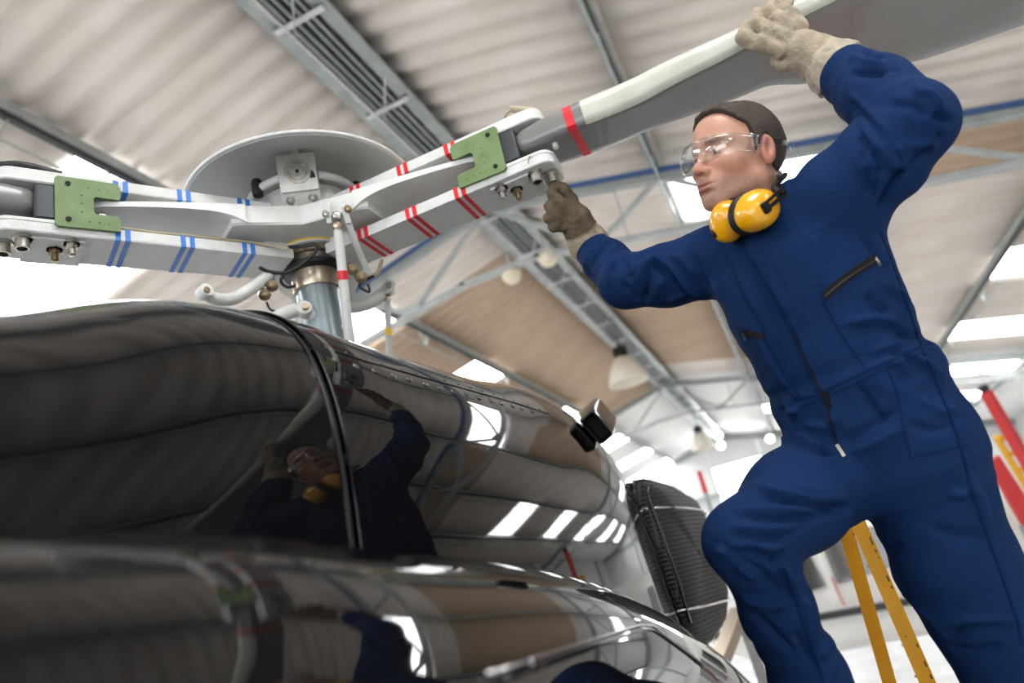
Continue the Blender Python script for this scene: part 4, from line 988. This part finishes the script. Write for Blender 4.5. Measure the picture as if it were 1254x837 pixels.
ribbon('waist_seam', [(976, 490), (1000, 484), (1030, 470), (1060, 455), (1100, 438), (1140, 420)], .005, .0014, 'seam_blue', None, 10)
ribbon('waist_seam', [(980, 498), (1002, 491), (1032, 477), (1062, 462), (1102, 445), (1142, 427)], .003, .0012, 'seam_blue', None, 10)
ribbon('pocket_seam', [(1006, 366), (1022, 395), (1040, 425), (1060, 452)], .004, .0014, 'seam_blue')
ribbon('pocket_seam', [(937, 416), (952, 445), (968, 470), (980, 488)], .004, .0014, 'seam_blue')
ribbon('pocket_seam', [(1085, 448), (1098, 480), (1105, 520), (1115, 560), (1150, 553), (1186, 545)], .004, .0014, 'seam_blue')
ribbon('side_seam', [(1078, 285), (1092, 320), (1108, 365), (1124, 412), (1141, 455), (1160, 500), (1176, 545), (1190, 600), (1207, 650), (1225, 700), (1246, 760), (1252, 790)], .005, .0016, 'seam_blue', None, 10)
ribbon('leg_seam', [(958, 690), (972, 730), (985, 770), (1000, 810), (1008, 836)], .004, .0014, 'seam_blue')
ribbon('sleeve_seam', [(1050, 150), (1062, 170), (1075, 200), (1070, 240)], .004, .0014, 'seam_blue')

# ---------------------------------------------------------------- gloves
def capchain(p, pts, k=.006):
    d = None
    for (a, ra), (b, rb) in zip(pts[:-1], pts[1:]):
        e = cone(p, a, b, ra, rb); d = e if d is None else smin(d, e, k)
    return d
def glove(name, chains, palm, cuff, m, lo_hi_pad=.03, seed=0):
    pts = [np.array(q[0]) for c in chains for q in c] + [np.array(q[0]) for q in palm] + [np.array(q[0]) for q in cuff]
    def f(p):
        d = capchain(p, palm, .02)
        for c in chains: d = smin(d, capchain(p, c), .0065)
        cu = capchain(p, cuff, .01); d = smin(d, cu, .012)
        a, b = np.array(cuff[-2][0]), np.array(cuff[-1][0]); ax = unit(b - a)
        w_ = ridged(p * 55 + seed) - .5; d = d - .0035 * w_ - .003 * (ridged(p * 24 + seed * 2) - .5)
        s = (p - b) @ ax; d = smax(d, s - .004, .004)
        d = smax(d, -np.maximum(cone(p, b - ax * .02, b + ax * .05, cuff[-1][1] - .008, cuff[-1][1] - .006), -(s + .03)), .003)   # open gauntlet
        return d
    P_ = np.array(pts); V, F = sdf_mesh(f, P_.min(0) - .06, P_.max(0) + .06, .0026)
    hand_c, cuff_c = m; c1 = np.array(cuff[1][0]); ax = unit(np.array(cuff[-1][0]) - c1)
    def colf(V_):
        s = (V_ - c1) @ ax; t = np.clip((s + .004) / .008, 0, 1)[:, None]; return np.array(hand_c) * (1 - t) + np.array(cuff_c) * t
    o = np_obj(name, V, F, 'leather', person, 1, colf)[0]
    rr_ = cuff[1][1] + .0035; u_ = unit(np.cross(ax, [.3, .2, .9])); v_ = np.cross(ax, u_)
    MB().tube([c1 + rr_ * (u_ * math.cos(a) + v_ * math.sin(a)) for a in np.linspace(0, 2 * math.pi, 41)[:-1]], .0022, 6, closed=True).obj('cuff_seam', 'seam_tan', o, 180)
    return o
A_ = lambda x, y, d: at(x, y, d)
# raised hand over the near edge of the blade
lg = glove('glove', [
    [(A_(955, 62, 1.570), 0.0175), (A_(928, 53, 1.575), 0.0164), (A_(911, 46, 1.585), 0.0152), (A_(914, 34, 1.62), 0.0135)],
    [(A_(960, 48, 1.570), 0.0178), (A_(940, 37, 1.578), 0.0164), (A_(926, 28, 1.590), 0.0152), (A_(929, 16, 1.63), 0.0135)],
    [(A_(968, 38, 1.575), 0.0175), (A_(954, 25, 1.580), 0.0158), (A_(942, 15, 1.592), 0.0146), (A_(947, 4, 1.63), 0.0129)],
    [(A_(980, 33, 1.580), 0.0164), (A_(970, 21, 1.585), 0.0146), (A_(960, 11, 1.595), 0.0135), (A_(964, 2, 1.625), 0.0117)],
    [(A_(975, 74, 1.570), 0.0187), (A_(962, 78, 1.585), 0.0158), (A_(952, 74, 1.600), 0.0135)]],
    [(A_(962, 55, 1.578), 0.0246), (A_(985, 62, 1.572), 0.0351), (A_(1003, 72, 1.560), 0.0351)],
    [(A_(985, 62, 1.572), 0.0374), (A_(1004, 73, 1.562), 0.0445), (A_(1020, 82, 1.55), 0.0562), (A_(1027, 86, 1.545), 0.0620)], ((.36, .30, .22), (.42, .355, .27)), seed=1.3)
lg['label'] = 'pale leather gauntlet glove on the raised hand'
rg = glove('glove', [
    [(A_(700, 246, 1.895), .0170), (A_(689, 232, 1.885), .0150), (A_(680, 227, 1.875), .0125), (A_(675, 234, 1.868), .0105)],
    [(A_(697, 254, 1.890), .0165), (A_(679, 250, 1.868), .0150), (A_(673, 254, 1.865), .0130), (A_(686, 260, 1.872), .0115)],
    [(A_(696, 262, 1.890), .0160), (A_(677, 263, 1.868), .0145), (A_(672, 267, 1.866), .0125), (A_(686, 271, 1.874), .011)],
    [(A_(697, 270, 1.893), .0150), (A_(680, 274, 1.874), .0130), (A_(677, 278, 1.875), .0115), (A_(689, 279, 1.880), .010)],
    [(A_(703, 262, 1.872), .0160), (A_(688, 250, 1.862), .0135), (A_(676, 238, 1.860), .0115)]],
    [(A_(696, 256, 1.893), .024), (A_(704, 268, 1.896), .034), (A_(709, 278, 1.905), .036)],
    [(A_(704, 268, 1.896), .036), (A_(711, 282, 1.908), .041), (A_(719, 296, 1.922), .050), (A_(722, 301, 1.928), .053)], ((.135, .10, .065), (.40, .33, .24)), seed=4.1)
rg['label'] = 'dark worn leather glove gripping the locking pin'

# ---------------------------------------------------------------- head
hu = unit(RM @ np.array([-.070, .982, -.10])); hf0 = RM @ np.array([-.911, -.068, .43]); hf = unit(hf0 - hu * (hf0 @ hu)); hl = -np.cross(hf, hu)       # up, forward, his left
HA = np.array([hl, hf, hu]); HO = at(903, 195, 1.535); HS = .945
def tohead(p): return ((p - HO) @ HA.T) / HS
def fromhead(q): return HO + (np.array(q, float) * HS) @ HA
def cranium(q): return ellip(q, (0, -.014, .030), (.075, .098, .086))
def headsdf_l(q):
    ax = np.abs(q[:, 0]); m = np.stack([ax, q[:, 1], q[:, 2]], 1)
    d = cranium(q)
    d = smin(d, ellip(q, (0, .028, -.030), (.061, .066, .080)), .03)
    d = smin(d, ellip(q, (0, .060, .048), (.050, .034, .042)), .03)                       # forehead
    d = smin(d, cone(m, (.053, -.004, -.060), (.020, .066, -.097), .021, .018), .02)      # jaw
    d = smin(d, ellip(q, (0, .074, -.098), (.025, .019, .019)), .02)                      # chin
    d = smin(d, cone(m, (.012, .087, .021), (.046, .068, .022), .012, .010), .014)        # brow
    d = smin(d, ellip(m, (.044, .062, -.026), (.024, .022, .020)), .02)                   # cheekbone
    d = smax(d, -ellip(m, (.032, .103, .001), (.019, .024, .0125)), .012)                 # socket
    d = smin(d, ellip(m, (.031, .074, .000), (.017, .0175, .0125)), .004)                 # lids
    d = smax(d, -ellip(m, (.031, .0945, -.0005), (.0125, .0065, .0038)), .002)            # eye opening
    d = smin(d, cone(q, (0, .088, .012), (0, .109, -.030), .0085, .0105), .010)           # nose
    d = smin(d, ellip(q, (0, .113, -.034), (.0125, .0115, .0105)), .008)
    d = smin(d, ellip(m, (.0125, .102, -.039), (.0085, .0115, .0085)), .006)
    d = smax(d, -ellip(m, (.0075, .108, -.0465), (.0042, .007, .004)), .003)              # nostril
    d = smin(d, ellip(q, (0, .082, -.068), (.034, .022, .024)), .016)                     # muzzle
    d = smin(d, ellip(q, (0, .1000, -.0635), (.021, .0070, .0058)), .005)                 # upper lip
    d = smin(d, ellip(q, (0, .0985, -.0755), (.019, .0075, .0065)), .005)                 # lower lip
    d = smax(d, -ellip(q, (0, .108, -.0690), (.024, .010, .0018)), .003)                  # mouth line
    d = smax(d, -ellip(q, (0, .1005, -.0865), (.018, .006, .0045)), .008)
    # ears
    e = ellip(m, (.077, -.014, -.004), (.011, .0195, .032)); e = smax(e, -ellip(m, (.089, -.009, -.002), (.009, .010, .020)), .004)
    d = smin(d, e, .006)
    # neck
    d = smin(d, cone(q, (0, -.024, -.055), NKL, .055, .058), .03)
    return d
NKL = tuple(tohead((J['neck'] - tu * .045 + tf * .012)[None])[0])
def headsdf(p): return headsdf_l(tohead(p)) * HS
lo = HO - .17; hi = HO + .17; lo[2] -= .10
hV, hF = sdf_mesh(headsdf, lo, hi, .0021)
def skin_col(V):
    q = tohead(V); m = np.abs(q[:, 0]); c = np.tile(np.array([.50, .265, .185]), (len(q), 1))
    n1 = vnoise(q * 60)[:, None]; c *= .93 + .14 * n1
    def blend(w, col): 
        nonlocal c
        w = np.clip(w, 0, 1)[:, None]; c = c * (1 - w) + np.array(col) * w
    sm = lambda x: np.clip(x, 0, 1)
    blend(.35 * np.exp(-((m - .045) / .02) ** 2 - ((q[:, 2] + .035) / .022) ** 2) * (q[:, 1] > .03), (.55, .20, .15))      # cheek
    blend(.4 * np.exp(-(m / .014) ** 2 - ((q[:, 2] + .034) / .014) ** 2) * (q[:, 1] > .09), (.55, .19, .14))               # nose tip
    blend(.5 * sm((m - .070) / .01), (.56, .20, .15))                                                                      # ears
    st = sm((-.045 - q[:, 2]) / .018) * sm((q[:, 1] + .01) / .03) * sm((q[:, 2] + .125) / .02); st *= .55 + .45 * (vnoise(q * 700) > .45)
    blend(.42 * st, (.17, .115, .09))                                                                                      # stubble
    lip = np.maximum(np.exp(-(m / .021) ** 4 - ((q[:, 2] + .0640) / .0048) ** 4), np.exp(-(m / .019) ** 4 - ((q[:, 2] + .0755) / .0058) ** 4)) * (q[:, 1] > .088)
    blend(.75 * lip, (.36, .12, .10))
    br = np.exp(-((m - .033) / .021) ** 4 - ((q[:, 2] - .0215 - .10 * (m - .033) * (m < .04)) / .0048) ** 4) * (q[:, 1] > .05)
    blend(.85 * br * (.6 + .4 * (vnoise(q * np.array([300, 300, 900])) > .4)), (.05, .03, .02))
    return np.clip(c, 0, 1)
body, hV2 = np_obj('body', hV, hF, 'skin', person, 1, skin_col); body['label'] = 'head and neck of the mechanic, turned up towards the rotor'
for s in (-1, 1):
    e = MB().lathe([(.001, -.0125)] + [(.0125 * math.sin(math.radians(a)), -.0125 * math.cos(math.radians(a))) for a in range(15, 180, 15)] + [(.001, .0125)], fromhead((s * .031, .0765, -.0005)), unit(fromhead((s * .031 + .000, .2, -.012)) - fromhead((s * .031, .0765, 0))), 16).obj('eye', 'eye_white', body, 180)
    MB().lathe([(.0056, .0112), (.0050, .0125), (.001, .0131)], fromhead((s * .031, .0765, -.0005)), unit(fromhead((s * .031, .2, -.012)) - fromhead((s * .031, .0765, 0))), 14).obj('iris', 'iris', body, 180)
def hairsdf(p):
    q = tohead(p); ax = np.abs(q[:, 0]); d = smin(cranium(q), ellip(q, (0, .060, .048), (.050, .034, .042)), .03) - .0075
    d = d - .003 * (vnoise(q * np.array([120, 60, 60])) - .5) - .004 * sm_(q[:, 2] - .06)
    # hairline: front of the crown, temples, over the ears, down to the nape
    hl_z = np.interp(q[:, 1], [-.12, -.06, -.035, -.012, .004, .012, .030, .048, .062, .075, .12], [-.075, -.068, -.020, .032, .020, -.012, .052, .062, .074, .088, .115])
    return smax(d, (hl_z + .10 * np.clip(.045 - ax, 0, .05) * (q[:, 1] > .045) * -1 - q[:, 2]) * .8, .004) * HS
def sm_(x): return np.clip(x / .05, 0, 1)
V, F = sdf_mesh(hairsdf, HO - .16, HO + .16, .0024); np_obj('hair', V, F, 'hair_brown', person, 1)[0]['label'] = 'short brown hair'

# ---------------------------------------------------------------- safety glasses
gl = thing('safety_glasses', fromhead((0, .1, 0)), "clear wraparound safety glasses on the mechanic's face", 'glasses')
G = []
for i in range(41):
    a = math.radians(-100 + 200 * i / 40); ca, sa = math.cos(a), math.sin(a); row = []
    X_ = .083 * np.sign(sa) * abs(sa) ** .8; Y_ = .034 + .078 * max(ca, 0) ** .55 if ca > 0 else .034 + .12 * ca
    top = .026 - .006 * abs(sa); bot_ = -.030 + .012 * abs(sa) ** 2 + .014 * math.exp(-(a / .16) ** 2)
    for k in range(9):
        u = k / 8; z = bot_ + (top - bot_) * u; bul = .006 * math.sin(math.pi * u)
        row.append(fromhead((X_ * (1 + bul * 1.5), Y_ + bul + .006 * (1 - abs(sa)), z)))
    G.append(row)
lens = MB().grid(G).obj('lens', 'clear_plastic', gl, 180, recalc=False)
sd_ = lens.modifiers.new('thick', 'SOLIDIFY'); sd_.thickness = .0018
MB().tube([r[-1] for r in G], .0022, 6).obj('brow_bar', 'clear_plastic', gl, 180)
MB().tube([r[0] for r in G], .0013, 6).obj('lower_edge', 'clear_plastic', gl, 180)
for s in (-1, 1):
    MB().grid([[fromhead((s * .0845, .036 - .1 * u, .024 - .006 * u - .020 * (1 - u) * v - .010 * v)) for v in (0, .25, .5, .75, 1)] for u in (0, .2, .4, .6, .8, 1)]).obj('temple_arm', 'clear_plastic', gl, 180).modifiers.new('thick', 'SOLIDIFY').thickness = .0025
    MB().tube([fromhead((s * .0845, -.06, .014)), fromhead((s * .083, -.075, .010)), fromhead((s * .081, -.083, .0))], .004, 8).obj('arm_tip', 'clear_plastic', gl, 180)

# ---------------------------------------------------------------- ear muffs hanging round the neck
em = thing('ear_muffs', at(906, 262, 1.44), "yellow ear muffs with black cushions hanging round the mechanic's neck", 'ear muffs')
def muff(c, axis, upv, s=1.0, lab=None):
    ax = unit(axis); u = unit(upv - ax * (np.array(upv) @ ax)); v = np.cross(ax, u); G = []
    for (z, k) in ((-.004, .97), (.0, 1.0), (.008, 1.0), (.018, .96), (.027, .86), (.034, .70), (.038, .48), (.040, .22), (.0405, .02)):
        G.append([c + ax * z * s + (u * .044 * math.cos(a) + v * .035 * math.sin(a) * (1 + .08 * math.cos(a))) * k * s for a in np.linspace(0, 2 * math.pi, 37)[:-1]])
    o = MB().grid(G, closed_u=True).obj('cup', 'muff_yellow', em, 180)
    G = []
    for k in range(13):
        b = 2 * math.pi * k / 12; G.append([c - ax * (.010 + .009 * math.sin(b)) * s + (u * (.040 + .0065 * math.cos(b)) * math.cos(a) + v * (.031 + .0065 * math.cos(b)) * math.sin(a)) * s for a in np.linspace(0, 2 * math.pi, 37)[:-1]])
    MB().grid(G, closed_u=True).obj('cushion', 'muff_black', o, 180)
    return o, ax, u, v
mc = at(922, 260, 1.425); max_ = RM @ np.array([.42, .10, .90]); mup = RM @ np.array([.80, .55, -.3])
o1, a1, u1, v1 = muff(mc, max_, mup, 1.12)
mc2 = at(894, 271, 1.475); o2, a2, u2, v2 = muff(mc2, RM @ np.array([-.80, -.25, .45]), RM @ np.array([.45, .85, 0]), .98)
# yoke and headband
y0 = mc + a1 * .047
MB().bar(y0 - u1 * .010 , y0 + u1 * .050, .007, .006, a1).bar(y0 - u1 * .010 + v1 * .010, y0 + u1 * .050 + v1 * .014, .005, .005, a1).rbox(y0 - u1 * .012 + v1 * .003, (.016, .022, .008), [u1, v1, a1], .003).obj('yoke', 'muff_black', em)
hb = [y0 + u1 * .045 + v1 * .005, at(948, 231, 1.43), at(955, 221, 1.46), at(961, 215, 1.52), at(958, 216, 1.60), at(940, 226, 1.66), at(915, 243, 1.66), at(893, 258, 1.60), at(884, 268, 1.53), at(881, 274, 1.49)]
cable('headband', hb, .0065, 'muff_black', em)
MB().lathe([(.010, -.006), (.010, .008), (.006, .010)], at(878, 285, 1.475), RM @ np.array([-.8, -.2, .5]), 10).obj('pivot_knob', 'muff_black', em, 40)
MB().lathe([(.006, 0), (.006, .008)], at(952, 214, 1.455), RM @ np.array([.3, .2, .9]), 10).obj('pivot_knob', 'steel_bolt', em, 40)

# ================================================================ LADDER, WORK STAND, BACKGROUND
mat('ladder_yellow', (.88, .43, .010), .38, col2=(.82, .38, .008), scale=10)
mat('chip_dark', (.03, .022, .015), .7)
mat('plane_white', (.72, .71, .67), .35, col2=(.76, .75, .72), scale=2)
mat('pane_dark', (.05, .048, .045), .08, spec=.8)
mat('red_paint', (.55, .03, .03), .35); mat('yellow_paint', (.80, .42, .01), .4); mat('stand_grey', (.30, .31, .32), .5, .3); mat('tyre', (.015, .015, .015), .7)
la_t, la_b = at(1041, 624, 1.90), at(1134, 837, 1.80); lb_t, lb_b = at(1035, 634, 1.93), at(1092, 837, 2.02)
def down(t, b):
    d = b - t; return t + d * ((t[2] - .02) / -d[2] if d[2] < 0 else 1)
ladder = thing('stepladder', down(la_t, la_b), "yellow painted stepladder with chipped rails behind the mechanic's legs", 'ladder')
OFF = np.array([.30, .06, 0])
for k, (t, b) in enumerate(((la_t, la_b), (lb_t, lb_b))):
    for o in (0, 1):
        e = down(t, b); r = MB().bar(t + OFF * o + np.array([0, 0, .09]), e + OFF * o, .037, .022, unit(CAM - t)).obj('rail', 'ladder_yellow', ladder)
        if o == 0 and k == 0:
            ax = unit(b - t); sd = unit(np.cross(ax, unit(CAM - t)))
            for (u, side, ln) in ((.20, -1, .030), (.26, -1, .012), (.30, -1, .006), (.42, -1, .022), (.47, -1, .010), (.33, 1, .005), (.14, 1, .006), (.80, -1, .014), (.90, -1, .02), (.97, -1, .016), (.74, 0, .005), (.78, 1, .004), (.95, 1, .008)):
                c = t + (b - t) * u + sd * side * .0165 + unit(CAM - t) * .0108
                MB().rbox(c, (.0035, ln * .7, .0012), [sd, ax, unit(CAM - t)], .0016).obj('paint_chip', 'chip_dark', r)
        MB().box(e + OFF * o + np.array([0, 0, .01]), (.06, .06, .06)).obj('rubber_foot', 'tyre', ladder)
for i in range(5):
    u = 1.02 + i * .62; c0 = la_t + (la_b - la_t) * (1.25 + i * .6)
    if c0[2] > .15: MB().bar(c0, c0 + OFF, .09, .03).obj('step', 'ladder_yellow', ladder)
for i in range(3):
    c0 = lb_t + (lb_b - lb_t) * (1.5 + i * .9)
    if c0[2] > .15: MB().bar(c0, c0 + OFF, .03, .03).obj('cross_bar', 'ladder_yellow', ladder)
# boots and the stand under them (below the picture)
mat('boot_black', (.02, .018, .016), .5)
for key, yaw in (('lank', -.2), ('rank', -.5)):
    a = J[key]; fd = unit(tf * np.array([1, 1, 0])); V, F = sdf_mesh(lambda p: smin(cone(p, a + [0, 0, .02], a + [0, 0, -.06], .046, .044), smax(cone(p, a + fd * .00 + [0, 0, -.066], a + fd * .15 + [0, 0, -.072], .042, .036), -(p[:, 2] - (a[2] - .100)), .004), .03), a - [.25, .25, .13], a + [.25, .25, .1], .006)
    np_obj('boot', V, F, 'boot_black', person, 1)
zl, zr_ = J['lank'][2] - .10, J['rank'][2] - .10
stand = thing('work_stand', (J['lank'][0] + .1, J['lank'][1] - .05, 0), 'grey steel work stand with a raised step under the mechanic', 'work stand')
dx0, dx1, dy0, dy1 = J['lank'][0] - .18, J['lank'][0] + .35, J['lank'][1] - .40, J['lank'][1] + .16
MB().box(((dx0 + dx1) / 2, (dy0 + dy1) / 2, zl - .02), (dx1 - dx0, dy1 - dy0, .04)).obj('deck', 'stand_grey', stand)
for x in (dx0 + .03, dx1 - .03):
    for y in (dy0 + .03, dy1 - .03): MB().box((x, y, (zl - .04) / 2), (.04, .04, zl - .04)).obj('leg', 'stand_grey', stand)
sx0 = J['rank'][0] - .07; sx1 = J['rank'][0] + .07; sy0 = J['rank'][1] - .24; sy1 = J['rank'][1] + .08
MB().box(((sx0 + sx1) / 2, (sy0 + sy1) / 2, zr_ - .015), (sx1 - sx0, sy1 - sy0, .03)).obj('upper_step', 'stand_grey', stand)
for x in (sx0 + .02, sx1 - .02):
    for y in (sy0 + .02, sy1 - .02): MB().box((x, y, (zr_ - .03) / 2), (.03, .03, zr_ - .03)).obj('leg', 'stand_grey', stand)
# white aircraft parked beyond
AY = 9.0
plane = thing('parked_aircraft', (.6, AY + .7, 0), 'cream white light aircraft with dark cabin windows parked beyond the ladder', 'aircraft')
G = []
for j in range(31):
    x = -1.6 + 3.8 * j / 30; k = min(1, (x + 1.75) / .8) ** .5 * (1 if x < 1.8 else 1 - .5 * (x - 1.8) / .4); row = []
    for i in range(32):
        a = 2 * math.pi * i / 32; c, s_ = math.cos(a), math.sin(a)
        row.append((x, AY + .65 - .62 * k * np.sign(c) * abs(c) ** .55, 1.66 + .70 * k * np.sign(s_) * abs(s_) ** .6))
    G.append(row)
mb = MB().grid(G, closed_u=True); mb.f += [tuple(range(32)), tuple(range(30 * 32, 31 * 32))]; mb.obj('fuselage', 'plane_white', plane, 50)
def wpane(px):
    Q = [at(x, y, 8) for x, y in px]; Q = [CAM + (q - CAM) * ((AY - .0 - CAM[1]) / (q[1] - CAM[1])) for q in Q]
    MB().prism([(q[0], q[2]) for q in Q], (0, AY, 0), [(1, 0, 0), (0, 0, 1), (0, 1, 0)], .06).obj('window_pane', 'pane_dark', plane)
wpane([(955, 690), (988, 672), (1012, 718), (985, 727), (960, 727)]); wpane([(1003, 661), (1030, 652), (1050, 708), (1026, 715)]); wpane([(1040, 650), (1075, 643), (1094, 692), (1060, 704)])
for (a, b) in (((1000, 757), (1135, 733)),):
    q0, q1 = at(*a, 8), at(*b, 8); q0 = CAM + (q0 - CAM) * ((AY - .05) / q0[1]); q1 = CAM + (q1 - CAM) * ((AY - .05) / q1[1])
    MB().bar(q0 - (q1 - q0) * 1.2, q1 + (q1 - q0) * .8, .10, .07).obj('belly_rail', 'lamp_black', plane)
for x in (-.6, 1.5):
    MB().tube([(x, AY + .6, 1.0), (x, AY + .1, .5), (x, AY - .1, .22)], .04, 8).obj('gear_leg', 'plane_white', plane, 60)
    w_ = MB().lathe([(.08, -.06), (.20, -.05), (.215, 0), (.20, .05), (.08, .06)], (x, AY - .15, .215), (1, 0, 0), 20).obj('wheel', 'tyre', plane, 40)
MB().tube([(.0, AY + .02, 1.75), (.03, AY - .06, 1.45)], .008, 6).obj('red_streamer', 'red_paint', plane)
# red-tipped post
c0, c1 = at(857, 574, 7.0), at(877, 645, 7.0); pst = thing('marker_post', (c1[0], c1[1], 0), 'thin dark post with a red tip standing beyond the helicopter', 'post')
MB().tube([(c1[0], c1[1], 0), (c1[0], c1[1], c0[2] - .22)], .018, 8).obj('pole', 'stand_grey', pst, 60); MB().tube([(c1[0], c1[1], c0[2] - .22), (c1[0], c1[1], c0[2])], .024, 8).obj('tip', 'red_paint', pst, 60); MB().lathe([(.16, 0), (.16, .03), (.03, .05)], (c1[0], c1[1], 0), ZV, 16).obj('base', 'stand_grey', pst, 40)
# red hoist boom, yellow gantry, red cabinet and white shelving by the right side
bt, bb = at(1207, 480, 6.2), at(1268, 585, 6.0); hz_ = thing('hoist', (bb[0] + .1, bb[1], 0), 'red shop crane with a slim boom raised beside the yellow gantry', 'crane')
MB().bar(bt, bb + (bb - bt) * .6, .075, .07).obj('boom', 'red_paint', hz_); e = bb + (bb - bt) * .6
MB().bar(e, (e[0], e[1], .1), .1, .1).obj('mast', 'red_paint', hz_); MB().box((e[0], e[1] - .3, .06), (.7, 1.2, .1)).obj('base', 'red_paint', hz_); MB().lathe([(.03, 0), (.05, .03), (.03, .06)], bt, unit(bt - bb), 10).obj('boom_tip', 'lamp_black', hz_, 40)
ga = thing('gantry', (at(1240, 560, 6.6)[0], at(1240, 560, 6.6)[1], 0), 'yellow lattice gantry leaning behind the red shop crane', 'gantry')
g0, g1 = at(1220, 535, 6.6), at(1262, 605, 6.6); g2, g3 = at(1233, 531, 6.6), at(1275, 598, 6.6)
for a, b in ((g0, g1), (g2, g3)): MB().bar(a, a + (b - a) * (a[2] / (a[2] - b[2])), .05, .05).obj('rail', 'yellow_paint', ga)
for i in range(12):
    u = i * .28; MB().bar(g0 + (g1 - g0) * u, g2 + (g3 - g2) * (u + .12), .03, .03).obj('rung', 'yellow_paint', ga)
q = [at(x, y, 5.1) for x, y in ((1207, 566), (1222, 558), (1275, 640), (1254, 648))]
tail = thing('red_panel_cart', (q[3][0], q[3][1], 0), 'glossy red panel on a stand in front of the white shelves', 'panel')
n_ = unit(np.cross(q[1] - q[0], q[3] - q[0])); mb = MB(); mb.add([p + n_ * .02 for p in q] + [p - n_ * .02 for p in q], [(0, 1, 2, 3), (7, 6, 5, 4), (0, 4, 5, 1), (1, 5, 6, 2), (2, 6, 7, 3), (3, 7, 4, 0)]); mb.obj('panel', 'red_paint', tail)
for p in (q[2], q[3]): MB().tube([(p[0], p[1], 0), p + np.array([0, 0, .03])], .025, 8).obj('leg', 'stand_grey', tail)
sh = thing('shelf_unit', (3.4, 9.6, 0), 'white shelving rack with shallow trays behind the red panel', 'shelf')
for i in range(9): MB().box((3.4, 9.6, .3 + i * .24), (1.6, .5, .05)).obj('tray', 'plane_white', sh)
for x in (2.62, 4.18):
    for y in (9.37, 9.83): MB().box((x, y, 1.2), (.05, .05, 2.4)).obj('upright', 'steel_light', sh)
for i in range(4): MB().box((2.8 + i * .4, 9.55, .3 + (2 + i) * .24 + .08), (.28, .3, .11)).obj('carton', 'plane_white', sh)
# tow-bar frame on the floor beyond the intake
tw = thing('tow_frame', (at(905, 800, 3.6)[0], at(905, 800, 3.6)[1], 0), 'bare metal tow frame standing just past the intake grille', 'frame')
t0, t1, t2 = at(880, 815, 3.5), at(906, 748, 3.7), at(926, 837, 3.6)
MB().bar(t0, t1, .09, .05).obj('arm', 'bronze', tw); MB().bar(t1, np.array([t1[0] + .05, t1[1], 0.0]), .05, .05).obj('post', 'galv', tw); MB().bar(t1 + np.array([.04, .02, -.1]), np.array([t1[0] + .45, t1[1] + .2, 0.0]), .04, .04).obj('brace', 'lamp_black', tw); MB().bar(t0, np.array([t0[0], t0[1], 0.0]), .05, .05).obj('post', 'galv', tw)
SC.cycles.use_denoising = True
